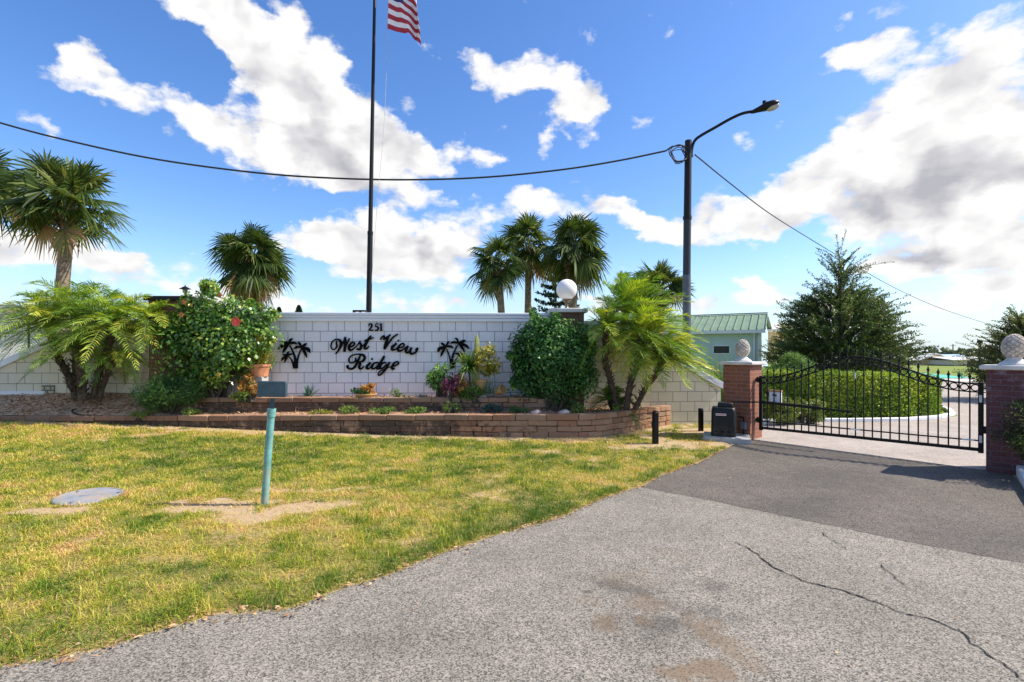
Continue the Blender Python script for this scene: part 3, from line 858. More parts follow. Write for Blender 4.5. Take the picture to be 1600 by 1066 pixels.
# ------------------------------------------------------------------ brick pillars
M['brick_red'] = block_mat('red brick', (0.28, 0.082, 0.034), (0.20, 0.055, 0.027), (0.25, 0.155, 0.115), bw=0.205, bh=0.073, ms=0.007, grime=0.2, bumps=0.5)
M['brick_brown'] = block_mat('brown brick', (0.13, 0.052, 0.030), (0.20, 0.08, 0.045), (0.07, 0.045, 0.033), bw=0.205, bh=0.073, ms=0.007, grime=0.25, bumps=0.5)
def painted_brick():
    m = block_mat('dark red brick with purple white stains', (0.075, 0.016, 0.020), (0.11, 0.024, 0.027), (0.10, 0.065, 0.075), bw=0.205, bh=0.073, ms=0.007, grime=0.15, bumps=0.5)
    t = NT(m.node_tree); p = t.n['Principled BSDF']
    src = p.inputs['Base Color'].links[0].from_socket
    uv = t.new('ShaderNodeTexCoord').outputs['UV']
    n = t.noise(uv, 5.0, 5, .7); z = t.xyz(uv)[1]
    f = t.math('MULTIPLY', t.smooth(n, .52, .66, 0, .6), t.smooth(z, 0.7, 1.2))
    t.l.new(t.mix(f, src, (0.24, 0.20, 0.26)), p.inputs['Base Color'])
    return m
M['brick_stained'] = painted_brick()
def wall_pillar(px, Y, w, top, label, lamp):
    X = (px - CX) / F * Y
    t = thing('brick_pillar', label, 'pillar', (X, Y + w / 2, 0), ANG)
    MB().box((0, 0, (top) / 2 + 0.1), (w, w, top - 0.2)).build('shaft', M['brick_brown'], t)
    MB().box((0, 0, top + 0.045), (w + 0.14, w + 0.14, 0.09)).build('cap', M['cap_stone'] if lamp == 'globe' else M['dark_steel'], t, bevel=0.012)
    return t, Vector((X, Y + w / 2, top + 0.09))
tp, pos = wall_pillar(888, 10.45, 0.64, 2.44, 'brown brick pillar right of the lettering with a pale slab cap', 'globe')
def globe_lamp(pos):
    t = thing('globe_lamp', 'white round globe lamp on the brick pillar beside the windblown palm', 'lamp', pos)
    MB().lathe([(0.09, 0), (0.09, 0.02), (0.05, 0.035), (0.035, 0.06), (0.035, 0.15), (0.055, 0.16), (0.10, 0.19), (0.10, 0.215)], n=20).build('lamp_stem', simple('aged brass', (0.20, 0.15, 0.10), 0.4, metal=.7), t)
    MB().sphere((0, 0, 0.43), 0.225, 32, 20).build('globe', M['globe'], t)
globe_lamp(pos)
tp, pos = wall_pillar(262, 10.15, 0.78, 2.66, 'dark brown brick pillar left of the flowering hibiscus bush', 'lantern')
def lantern(pos):
    t = thing('lantern', 'small black post lantern on top of the left brick pillar', 'lamp', (pos.x + 0.10, pos.y, pos.z))
    MB().lathe([(0.05, 0), (0.05, 0.02), (0.022, 0.035), (0.022, 0.11), (0.05, 0.125), (0.05, 0.14)], n=12).build('lamp_stem', M['black_metal'], t)
    MB().lathe([(0.045, 0.14), (0.062, 0.20)], n=6).build('lamp_glass', simple('smoked glass', (0.12, 0.12, 0.12), 0.2), t)
    MB().lathe([(0.115, 0.195), (0.10, 0.205), (0.03, 0.245), (0.012, 0.25), (0.012, 0.275)], n=12).build('lamp_hood', M['black_metal'], t)
lantern(pos)
def gate_pillar(center, size, label, brick, h=1.37):
    rz = math.atan2(GU.y, GU.x)
    t = thing('gate_pillar', label, 'pillar', (center.x, center.y, 0), rz, 'brick pillars of the gate')
    MB().box((0, 0, h / 2 - 0.05), (size, size, h + 0.1)).build('shaft', brick, t)
    MB().box((0, 0, h + 0.030), (size + 0.13, size + 0.13, 0.06)).build('cap', M['cap_stone'], t, bevel=0.014, seg=2)
    return t
def finial(center, z, s, label):
    t = thing('stone_finial', label, 'finial', (center.x, center.y, z), 0.3, 'pineapple finials on the gate pillars')
    MB().lathe([(0.17 * s, 0), (0.17 * s, .018), (0.15 * s, .035), (0.11 * s, .06), (0.085 * s, .085), (0.075 * s, .10), (.10 * s, .115)], n=28).build('foot', M['cap_stone'], t)
    # egg with a diamond lattice of raised scales
    nu, nv = 112, 60
    mb = MB(); H = 0.345 * s; Rm = 0.143 * s
    rows = []
    for j in range(nv + 1):
        v = j / nv
        prof = math.sqrt(max(1 - ((v - .42) / (.585 if v > .42 else .50)) ** 2, 0.0))
        row = []
        for i in range(nu):
            u = i / nu
            a = (u * 9 + v * 5.2) % 1; b = (u * 9 - v * 5.2) % 1
            groove = min(abs(a - .5) * 2, 1), min(abs(b - .5) * 2, 1)
            d = max(groove)                     # 1 on lattice lines
            bumpv = -0.026 * s * (max(0, d - 0.60) / 0.40) ** 1.3
            r = max(Rm * prof + (bumpv if 0.05 < v < .97 else 0), 0.002)
            row.append(mb.vert((r * math.cos(2 * PI * u), r * math.sin(2 * PI * u), 0.105 * s + v * H)))
        rows.append(row)
    for a, b in zip(rows, rows[1:]):
        for i in range(nu): mb.face((a[i], a[(i + 1) % nu], b[(i + 1) % nu], b[i]))
    mb.face(rows[0][::-1]); mb.face(rows[-1])
    mb.build('pineapple', simple('weathered cast stone', (0.50, 0.44, 0.37), 0.85, vary=.35, scale=9, bumpy=.3), t, angle=60)
PS = 0.50
LPC = Vector((4.34, 9.08, 0)) - GU * PS / 2 - GN * PS / 2
LPT = gate_pillar(LPC, PS, 'red brick gate pillar beside the black gate operator box', M['brick_red'])
finial(LPC, 1.43, 0.93, 'stone pineapple finial on the red gate pillar in front of the teal house')
MB().box((PS * .30, -PS / 2 - .035, .26), (.10, .07, .13)).build('junction_box', M['steel'], LPT, bevel=.008)
MB().tube([(PS * .30, -PS / 2 - .03, .20), (PS * .30, -PS / 2 - .03, -.02)], .014, 8).tube([(PS * .30, -PS / 2 - .03, .32), (PS * .30, -PS / 2 - .03, .40), (PS * .10, -PS / 2 - .03, .42)], .012, 8).build('conduit', M['black_metal'], LPT)
RPC = Vector((6.37, 6.69, 0)) + GU * PS / 2 - GN * PS / 2
gate_pillar(RPC, PS, 'dark red stained brick gate pillar at the latch end of the gate', M['brick_stained'])
finial(RPC, 1.43, 0.93, 'stone pineapple finial on the dark stained gate pillar beside the bush')
# ------------------------------------------------------------------ gate
def gate():
    L = (GB - GA).length
    rz = math.atan2(GU.y, GU.x)
    t = thing('metal_gate', 'black arched metal driveway gate with pickets and a row of rings', 'gate', (GA.x, GA.y, 0), rz)
    bm = M['black_metal']
    bot = lambda s: 0.215 + 0.035 * s / L
    top = lambda s: 1.15 + 0.015 * s / L + 0.375 * max(math.sin(PI * min(max(s / L, 0), 1)), 0) ** 2.5
    n = 26
    fr = MB()
    N = 60
    for k in range(N):
        a, b = L * k / N, L * (k + 1) / N
        fr.bar((a, 0, top(a)), (b, 0, top(b)), 0.034, 0.022)
        fr.bar((a, 0, top(a) - 0.115), (b, 0, top(b) - 0.115), 0.030, 0.018)
    fr.bar((0, 0, bot(0)), (L, 0, bot(L)), 0.045, 0.045)
    fr.bar((0, 0, bot(0) + 0.125), (L, 0, bot(L) + 0.125), 0.025, 0.02)
    for s in (0.0, L):
        fr.box((s, 0, (bot(s) + top(s)) / 2 - 0.012), (0.055, 0.055, top(s) - bot(s) + 0.065))
    fr.build('frame', bm, t, bevel=0.003)
    for k in range(1, n):
        s = L * k / n
        h0, h1 = bot(s) + 0.022, top(s) + 0.055
        mb = MB().box((s, 0.0, (h0 + h1) / 2), (0.0165, 0.0165, h1 - h0))
        mb.lathe([(0.012, 0), (0.014, 0.006), (0.012, 0.012), (0.009, 0.016), (0.021, 0.034), (0.012, 0.062), (0.001, 0.10)], (s, 0, h1), 8)
        mb.build('picket', bm, t)
    for k in range(n):
        s = L * (k + 0.5) / n
        zc = (top(s) - 0.0575)
        pts = [(s + 0.043 * math.cos(a), 0, zc + 0.043 * math.sin(a)) for a in [2 * PI * i / 22 for i in range(23)]]
        MB().tube(pts, 0.0085, 6, cap=False).build('ring', bm, t)
    wp = M['white_paint']
    for (s, z, hv) in ((L * .50, 1.23, 1), (L * .50, bot(L * .5) + .125, 0), (L * .955, bot(L) + .125, 0), (L - .0, 0.96, 1), (L, 0.40, 1)):
        b = MB()
        b.box((s, -0.031 if s == L else -0.0125, z), (0.03 if s == L else .018, .006, .10) if hv else (0.13, .006, .018))
        b.build('reflector', wp, t)
    for z in (0.36, 1.10):
        MB().box((-0.045, -0.01, z), (0.11, 0.05, 0.035)).lathe([(0.028, -.05), (0.028, .05)], (-0.035, -0.045, z), 12).build('hinge', bm, t, bevel=.003)
    MB().box((L + 0.05, 0, 0.53), (0.07, 0.05, 0.10)).build('latch', bm, t, bevel=.004)
    # notice board wired to the back of the gate
    sg = thing('gate_sign', 'small white notice box with a wooden top rail hanging on the gate', 'sign', (GA.x + GU.x * .22 - GN.x * .06, GA.y + GU.y * .22 - GN.y * .06, 0), rz)
    MB().box((0.01, 0, 0.78), (0.21, 0.05, 0.22)).build('sign_board', M['white_paint'], sg, bevel=.006)
    MB().box((0.01, -0.002, 0.905), (0.225, 0.06, 0.028)).build('top_rail', M['wood'], sg)
    a = MB(); a.bar((-.035, -.028, .83), (.02, -.028, .83), .006, .022, up=(0, 0, 1)); a.bar((.02, -.0285, .83), (.035, -.0285, .815), .006, .03); a.build('arrow_mark', M['black_letter'], sg)
gate()

def operator():
    rz = math.atan2(GU.y, GU.x) * 0.45
    p = G(1138, 684, 0.09)
    pad = MB().box((0, 0, 0.03), (0.78, 0.62, 0.14)).build('concrete_pad', M['concrete'], None, bevel=.012, loc=(p.x + 0.06, p.y + 0.22, 0))
    pad.rotation_euler = (0, 0, rz)
    tag(pad, 'small concrete pad under the black gate operator', 'pad')
    t = thing('gate_operator', 'black plastic gate operator housing on a concrete pad by the red pillar', 'gate motor', (p.x, p.y + 0.20, 0.10), rz)
    mb = MB()
    w, d, h = 0.42, 0.36, 0.60
    # tapered housing with sloped shoulders
    lev = [(w, d, 0), (w, d, .06), (w * .97, d * .97, h * .74), (w * .9, d * .90, h * .84), (w * .84, d * .84, h * .86)]
    rows = []
    for (a, b, z) in lev:
        c = 0.045
        q = [(-a / 2 + c, -b / 2), (a / 2 - c, -b / 2), (a / 2, -b / 2 + c), (a / 2, b / 2 - c), (a / 2 - c, b / 2), (-a / 2 + c, b / 2), (-a / 2, b / 2 - c), (-a / 2, -b / 2 + c)]
        rows.append([mb.vert((x, y, z)) for x, y in q])
    for r0, r1 in zip(rows, rows[1:]):
        for i in range(8): mb.face((r0[i], r0[(i + 1) % 8], r1[(i + 1) % 8], r1[i]))
    mb.face(rows[0][::-1]); mb.face(rows[-1])
    mb.build('housing', M['black_plastic'], t, bevel=.008, seg=2)
    MB().box((0.03, 0.02, h * .86 + .04), (.27, .24, .085), taper=.88).build('top_cover', M['black_plastic'], t, bevel=.02, seg=2)
    pl = MB().box((-0.045, -d / 2 - .004, h * .655), (.17, .008, .035)).build('label_plate', M['white_paint'], t)
    MB().box((-0.045, -d / 2 - .0095, h * .655), (.15, .004, .014)).build('label_stripe', M['red'], pl)
    for x in (-.13, -.02, .09):
        MB().box((x, -d / 2 - .002, .09), (.05, .006, .018)).build('vent_slot', M['black_letter'], t)
    # arm from the operator to the gate
    inv = (Matrix.Translation(t.location) @ Matrix.Rotation(rz, 4, 'Z')).inverted()
    class ar: pass
    def put(o):
        o.parent = t; o.matrix_parent_inverse = inv
    z = EYE - (629 - HY) / F * 9.0
    s0 = Vector((p.x + .15, p.y + .25, z)); s1 = GA + GU * .06 + GN * .10 + Vector((0, 0, z)); s2 = GA + GU * (1.02) + GN * .10 + Vector((0, 0, z - .03)); s3 = GA + GU * (1.42) + GN * .07 + Vector((0, 0, z - .055))
    put(MB().bar(s0, s1, .03, .022).build('crank', M['black_metal']))
    put(MB().bar(s1, s2, .035, .05).build('arm', M['black_metal'], bevel=.004))
    put(MB().bar(s2 - GU * .05, s3, .022, .03).build('rod', M['black_metal']))
    put(MB().bar(s3 - GU * .03, s3 - GN * .07, .03, .05).build('bracket', M['black_metal']))
operator()
def bollards():
    p = G(1024, 696, 0.0)
    t = thing('short_post', 'short black square post in the sand at the end of the retaining wall', 'post', p, 0.25)
    MB().box((0, 0, .26), (.085, .085, .62)).build('post', M['black_metal'], t, bevel=.006)
    MB().box((0, 0, .575), (.075, .05, .05)).build('cap', M['black_metal'], t, bevel=.008)
    MB().box((-.05, -.01, .36), (.04, .05, .10)).build('side_box', M['black_metal'], t, bevel=.006)
    p = G(1095, 674, 0.02)
    t = thing('short_post', 'short black post standing against the block wall beside the gate operator', 'post', (p.x, p.y, 0), -0.1)
    MB().box((0, 0, .2), (.09, .08, .56)).build('post', M['black_metal'], t, bevel=.006)
    MB().box((-.0, -.045, .42), (.07, .03, .07)).build('side_box', M['black_metal'], t, bevel=.006)
bollards()

# ------------------------------------------------------------------ lettering on the wall
def catmull(pts, k=8):
    P = [np.array(p, float) for p in pts]
    P = [2 * P[0] - P[1]] + P + [2 * P[-1] - P[-2]]
    out = []
    for i in range(1, len(P) - 2):
        for j in range(k):
            t = j / k
            a, b, c, d = P[i - 1], P[i], P[i + 1], P[i + 2]
            out.append(0.5 * ((2 * b) + (c - a) * t + (2 * a - 5 * b + 4 * c - d) * t * t + (3 * b - a - 3 * c + d) * t ** 3))
    out.append(P[-2])
    return out
def ribbon(mb, pts, y0, y1, k=8):
    """pts: (x, z, width) control points in metres"""
    C = catmull(pts, k)
    left, right = [], []
    for i, c in enumerate(C):
        a = C[max(i - 1, 0)]; b = C[min(i + 1, len(C) - 1)]
        d = (b - a)[:2]; d = d / (np.linalg.norm(d) + 1e-9)
        n = np.array([-d[1], d[0]]); w = max(c[2], 0.004) / 2
        left.append(c[:2] + n * w); right.append(c[:2] - n * w)
    F0 = [[mb.vert((p[0], y, p[1])) for p in side] for y in (y0, y1) for side in (left, right)]
    lf, rf, lb, rb = F0
    for i in range(len(C) - 1):
        mb.face((rf[i], rf[i + 1], lf[i + 1], lf[i]))
        mb.face((lb[i], lb[i + 1], rb[i + 1], rb[i]))
        mb.face((lf[i], lf[i + 1], lb[i + 1], lb[i]))
        mb.face((rf[i + 1], rf[i], rb[i], rb[i + 1]))
    mb.face((lf[0], lb[0], rb[0], rf[0])); mb.face((lf[-1], rf[-1], rb[-1], lb[-1]))
WY = 10.65
def wl(px, py):
    """photo pixel on the wall face to wall-local x, z"""
    # ray meets the wall line y = 10.67 + tan(ANG) (x - WX0)
    r = (px - CX) / F
    y = (10.67 - math.tan(ANG) * WX0) / (1 - math.tan(ANG) * r)
    x = r * y
    return (x - WX0) / math.cos(ANG), EYE - (py - HY) / F * y
def crop1(x, y): return wl(510 + x / 10.667, 495 + y / 10.667)
WS = 10.67 / F / 10.667
LETTERS = [
 ('West', [('W', [([(176, 400, 14), (172, 450, 24), (182, 490, 26), (150, 538, 20), (108, 545, 18), (82, 500, 20), (96, 432, 20), (145, 385, 20), (205, 380, 28), (240, 412, 40), (246, 468, 42), (226, 530, 34), (192, 580, 26), (158, 622, 20)], 0),
                 ([(158, 622, 20), (230, 530, 24), (288, 425, 24), (320, 335, 20)], 1), ([(318, 335, 22), (322, 430, 42), (305, 582, 40)], 2), ([(300, 580, 26), (335, 480, 24), (392, 362, 22)], 3)]),
        ('e', [([(372, 512, 20), (440, 490, 26), (472, 455, 28), (455, 425, 26), (415, 442, 30), (385, 490, 40), (384, 542, 42), (420, 558, 34), (472, 520, 18), (495, 495, 14)], 0)]),
        ('s', [([(488, 515, 14), (535, 455, 20), (572, 400, 22)], 0), ([(556, 420, 20), (582, 470, 38), (574, 530, 42), (538, 548, 34), (510, 530, 30)], 1)]),
        ('t', [([(590, 505, 14), (650, 440, 20), (700, 372, 30), (752, 315, 24)], 0), ([(738, 330, 26), (690, 405, 40), (650, 480, 42), (644, 528, 38), (680, 530, 26), (716, 490, 16)], 1), ([(636, 402, 18), (690, 382, 26), (742, 368, 26), (792, 346, 18)], 2)])]),
 ('View', [('V', [([(905, 388, 22), (922, 350, 26), (955, 322, 28), (972, 336, 28), (958, 376, 26), (985, 366, 24), (1030, 330, 26), (1075, 298, 24)], 0), ([(1045, 318, 30), (1012, 400, 46), (985, 480, 48), (972, 545, 38)], 1), ([(972, 545, 30), (1040, 445, 28), (1115, 345, 28), (1196, 290, 22)], 2)]),
        ('i', [([(1075, 500, 14), (1130, 470, 22), (1172, 440, 30)], 0), ([(1172, 440, 32), (1110, 505, 42), (1096, 545, 40), (1140, 550, 28), (1190, 512, 16)], 1), ([(1190, 402, 30), (1214, 398, 30)], 2)]),
        ('e', [([(1188, 520, 16), (1265, 510, 26), (1300, 475, 28), (1282, 446, 26), (1238, 466, 30), (1196, 525, 42), (1206, 568, 40), (1255, 562, 30), (1315, 520, 16)], 0)]),
        ('w', [([(1308, 520, 14), (1365, 490, 28)], 0), ([(1368, 488, 34), (1330, 545, 42), (1335, 594, 40), (1376, 590, 28), (1424, 520, 28)], 1), ([(1424, 512, 34), (1398, 572, 42), (1414, 615, 40), (1462, 610, 32), (1508, 572, 26), (1524, 525, 26), (1494, 545, 22), (1500, 600, 26)], 2)])]),
 ('Ridge', [('R', [([(488, 680, 20), (494, 728, 26), (452, 765, 24), (400, 764, 24), (378, 718, 22), (410, 660, 22), (480, 630, 22), (565, 626, 26), (622, 642, 38), (642, 690, 42), (612, 738, 34), (548, 760, 22)], 0), ([(572, 640, 26), (530, 740, 40), (480, 832, 38), (430, 868, 34), (374, 858, 34), (352, 828, 34), (376, 812, 26)], 1), ([(548, 756, 26), (566, 790, 40), (552, 840, 40), (572, 868, 34), (602, 858, 24), (628, 822, 16)], 2)]),
        ('i', [([(660, 820, 14), (740, 765, 28)], 0), ([(740, 762, 32), (690, 815, 42), (674, 852, 40), (704, 868, 28), (750, 830, 16)], 1), ([(752, 708, 32), (778, 702, 32)], 2)]),
        ('d', [([(892, 782, 26), (850, 762, 26), (800, 776, 30), (764, 822, 40), (766, 860, 36), (802, 864, 28), (856, 820, 26), (892, 782, 26)], 0), ([(972, 655, 34), (896, 780, 42), (850, 845, 38), (866, 870, 30), (912, 845, 16)], 1)]),
        ('g', [([(1010, 768, 22), (940, 772, 30), (900, 822, 42), (906, 858, 36), (945, 854, 26), (1010, 790, 18)], 0), ([(1060, 755, 30), (1002, 855, 40), (945, 930, 30), (890, 975, 26), (868, 965, 20), (888, 915, 20), (965, 878, 18), (1085, 828, 14)], 1)]),
        ('e', [([(1080, 835, 16), (1160, 812, 26), (1206, 775, 28), (1184, 748, 26), (1138, 770, 30), (1096, 838, 42), (1108, 870, 36), (1142, 860, 24)], 0)])]),
]
def lettering():
    w = thing('sign_lettering', 'black script lettering reading West View Ridge on the white block wall', 'lettering', (WX0, 10.67, 0), ANG)
    for word, ls in LETTERS:
        for (ch, strokes) in ls:
            mb = MB()
            for pts, lvl in strokes:
                q = []
                for (x, y, wd) in pts:
                    a, b = crop1(x, y); q.append((a, b, wd * WS * 1.02))
                ribbon(mb, q, -0.035 - lvl * 0.0015, -0.012 + lvl * .0003)
            mb.build('letter', M['black_letter'], w, smooth=False)
    n = thing('house_number', 'black house number 251 on a pale plaque above the script lettering', 'number sign', (WX0, 10.67, 0), ANG)
    a, b = crop1(830, 172)
    MB().box((a, -0.008, b), (.335, .016, .188)).build('plaque', simple('pale plaque', (0.50, 0.50, 0.52), .6, vary=.05), n, bevel=.003)
    D = [[([(716, 158, 24), (714, 134, 20), (738, 118, 24), (762, 138, 30), (752, 176, 28), (722, 212, 20), (708, 232, 18)], 0), ([(706, 228, 20), (740, 224, 24), (776, 230, 20), (782, 212, 10)], 1)],
         [([(872, 118, 18), (828, 122, 18)], 0), ([(828, 118, 14), (818, 165, 12)], 1), ([(814, 166, 14), (846, 162, 24), (868, 190, 30), (852, 226, 26), (812, 230, 22)], 2)],
         [([(916, 114, 26), (916, 175, 28), (916, 232, 28)], 0), ([(894, 232, 14), (940, 232, 14)], 1), ([(892, 136, 12), (916, 118, 16)], 2)]]
    for dg in D:
        mb = MB()
        for pts, lvl in dg:
            ribbon(mb, [(*crop1(x, y), wd * WS) for x, y, wd in pts], -0.030 - lvl * .0015, -0.017)
        mb.build('digit', M['black_letter'], n, smooth=False)
lettering()
def emblem(base_px, base_py, flip, label):
    t = thing('palm_emblem', label, 'wall emblem', (WX0, 10.67, 0), ANG, 'black palm emblems on the wall')
    def cv(x, y):
        dx = (x - 530) / 16.4 * (-1 if flip else 1); return wl(base_px + dx, base_py + (y - 920) / 16.4)
    S2 = 10.67 / F / 16.4
    def piece(name, items, lv):
        mb = MB()
        for i, pts in enumerate(items):
            ribbon(mb, [(*cv(x, y), w * S2 * .84) for x, y, w in pts], -0.034 - (lv + i) * .0008, -0.012)
        mb.build(name, M['black_letter'], t, smooth=False)
    piece('trunk', [[(505, 918, 95), (525, 700, 70), (480, 520, 52), (385, 325, 36)]], 0)
    piece('trunk', [[(562, 918, 66), (575, 740, 52), (612, 580, 42), (672, 430, 34)]], 1)
    piece('trunk', [[(500, 918, 60), (440, 720, 36), (355, 600, 22)]], 2)
    def head(c, tips, lv):
        its = []
        for (mx, my, tx, ty, w) in tips:
            its.append([(c[0], c[1], w * .55), ((c[0] + mx) / 2, (c[1] + my) / 2 - 8, w * .9), (mx, my, w * 1.05), ((mx + tx) / 2, (my + ty) / 2 - 4, w * .8), (tx, ty, 8)])
        piece('frond_crown', its, lv)
    head((355, 300), [(405, 185, 470, 152, 62), (480, 262, 585, 292, 72), (260, 245, 178, 215, 95), (185, 345, 80, 440, 85), (275, 400, 203, 522, 80)], 4)
    head((690, 385), [(640, 285, 595, 232, 62), (770, 310, 822, 275, 72), (850, 425, 905, 522, 95), (770, 510, 828, 640, 75), (580, 368, 486, 420, 72)], 10)
    head((330, 590), [(335, 530, 368, 478, 50), (400, 555, 468, 548, 55), (262, 568, 198, 562, 55), (222, 650, 172, 728, 62), (288, 680, 258, 768, 50)], 16)
emblem(462.3, 576, False, 'black metal cutout of three palms on the wall beside the hibiscus')
emblem(706.5, 575, True, 'black metal cutout of palms on the wall half hidden by potted plants')

# ------------------------------------------------------------------ yard things
def post_box():
    p = G(413, 783, 0.06)
    top = W(424.5, 640, p.y); box = W(426, 608, p.y)
    t = thing('pipe_post', 'leaning teal pipe post with a blue grey box head in the lawn', 'post', p)
    L = top - p
    MB().tube([(0, 0, -.1), L * .5, L], [.037, .0365, .036], 18).build('pipe', M['teal_pipe'], t)
    d = L.normalized()
    MB().tube([L - d * .075, L - d * .035, L - d * .034, L - d * .03, L - d * .029, L + d * 0.01], [.0425, .0425, .040, .040, .0435, .0425], 18).build('collar', M['teal_pipe'], t)
    MB().tube([L, L + d * .05, L + d * .11], [.024, .022, .020], 12).build('neck', M['blue_grey'], t)
    for a in (0.6, 2.7, 4.8):
        q = L - d * .052 + Vector((math.cos(a) * .041, math.sin(a) * .041, 0)); MB().sphere(q, .007, 8, 6).build('screw', M['steel'], t)
    b = box - p
    mb = MB()
    # rounded rectangle head
    w, h, r = .285, .165, .022
    o = []
    for (cx_, cz_, a0) in ((w / 2 - r, -h / 2 + r, -90), (w / 2 - r, h / 2 - r, 0), (-w / 2 + r, h / 2 - r, 90), (-w / 2 + r, -h / 2 + r, 180)):
        for k in range(5):
            a = R(a0 + k * 22.5); o.append((cx_ + r * math.cos(a), cz_ + r * math.sin(a)))
    mb.prism(o, -.028, .028)
    hd = mb.build('box_head', M['blue_grey'], t, bevel=.008, seg=2)
    hd.location = b; hd.rotation_euler = (R(-3), R(1.5), R(6))
    q = MB(); q.box((0, .032, 0), (w * .9, .016, h * .85)); c = q.build('lamp_window', M['glass_dark'], hd)
post_box()
def lid():
    p = G(140, 775, 0.05)
    h = float(ground_h(p.x, p.y)) - .002
    t = thing('access_lid', 'round flat grey access lid set in the lawn near the road', 'lid', (p.x, p.y, h), 0.2)
    t.rotation_euler = (R(1.5), R(2.5), .2)
    MB().lathe([(.305, -.06), (.305, .014), (.295, .022), (.275, .022), (.273, .017), (.001, .019)], n=48, cap=False).build('cover', M['lid'], t)
    for a in (.4, 2.5, 4.6): MB().lathe([(.016, .02), (.016, .028), (.006, .030)], (.245 * math.cos(a), .245 * math.sin(a), 0), 10).build('bolt', M['steel'], t)
    MB().bar((-.09, 0, .019), (.09, 0.01, .019), .04, .010).build('handle', M['lid'], t, bevel=.004)
lid()
def stones_and_hose():
    for (px, py, s, lab) in ((837, 643, .09, 'pale pink stone on the low wall coping, left of two'), (881, 643, .10, 'pale pink stone on the low wall coping near the palm')):
        Y = 9.45; p = W(px, py, Y)
        mb = MB(); mb.sphere((0, 0, 0), s, 12, 8, .55)
        mb.v = [(x * (1 + .25 * math.sin(9 * x + px)), y * (1 + .2 * math.cos(20 * y)), z + .012 * math.sin(40 * x)) for x, y, z in mb.v]
        tag(mb.build('stone', M['rock'], loc=(p.x, Y, .46)), lab, 'stone')
    pts = [W(120, 628, 9.9), W(112, 631, 9.85), W(118, 640, 9.75), W(135, 645, 9.7), W(160, 646, 9.66)]
    pts = [Vector((p.x, p.y, float(bed_h(p.x, p.y)) + .02)) for p in pts]
    pts = [Vector(c) for c in catmull([tuple(p) for p in pts], 6)]
    tag(MB().tube(pts, .013, 8).build('hose', M['cable']), 'black hose curving over the mulch below the left palm clump', 'hose')
stones_and_hose()
def flood():
    p = W(567, 487, 11.2)
    t = thing('floodlight', 'small black twin floodlight on the wall top beside the flagpole', 'floodlight', (p.x, 11.0, 2.43))
    p0 = (p.x, p.y, 2.43)
    MB().box((0, 0, .05), (.30, .14, .11)).build('housing', M['black_metal'], t, bevel=.01)
    for x in (-.04, .09): MB().box((x, -.073, .045), (.075, .012, .035)).build('lens', M['globe'], t)
    MB().box((0, 0.02, -.06), (.05, .05, .16)).build('bracket', M['black_metal'], t)
flood()

# ------------------------------------------------------------------ kerbs
def kerb(path, w, h, name='kerb', mat=None):
    mb = MB()
    for a, b in zip(path, path[1:]):
        a, b = Vector((*a, h / 2)), Vector((*b, h / 2)); e = (b - a).normalized() * .004
        mb.bar(a + e, b - e, w, h)
    return tag(mb.build(name, mat or M['white_paint'], bevel=.015, seg=2), kind='structure')
kerb([(6.62, 6.42), (5.92, 5.62), (5.15, 4.70), (5.6, 3.2)], .17, .14)
kerb([(5.05, 11.2), (6.4, 11.50), (7.8, 11.48), (9.2, 11.62), (10.3, 12.02), (11.2, 12.65), (12.0, 13.7), (12.5, 15.2)], .12, .085)
kerb([(4.95, 10.75), (6.3, 11.45)], .12, .05)

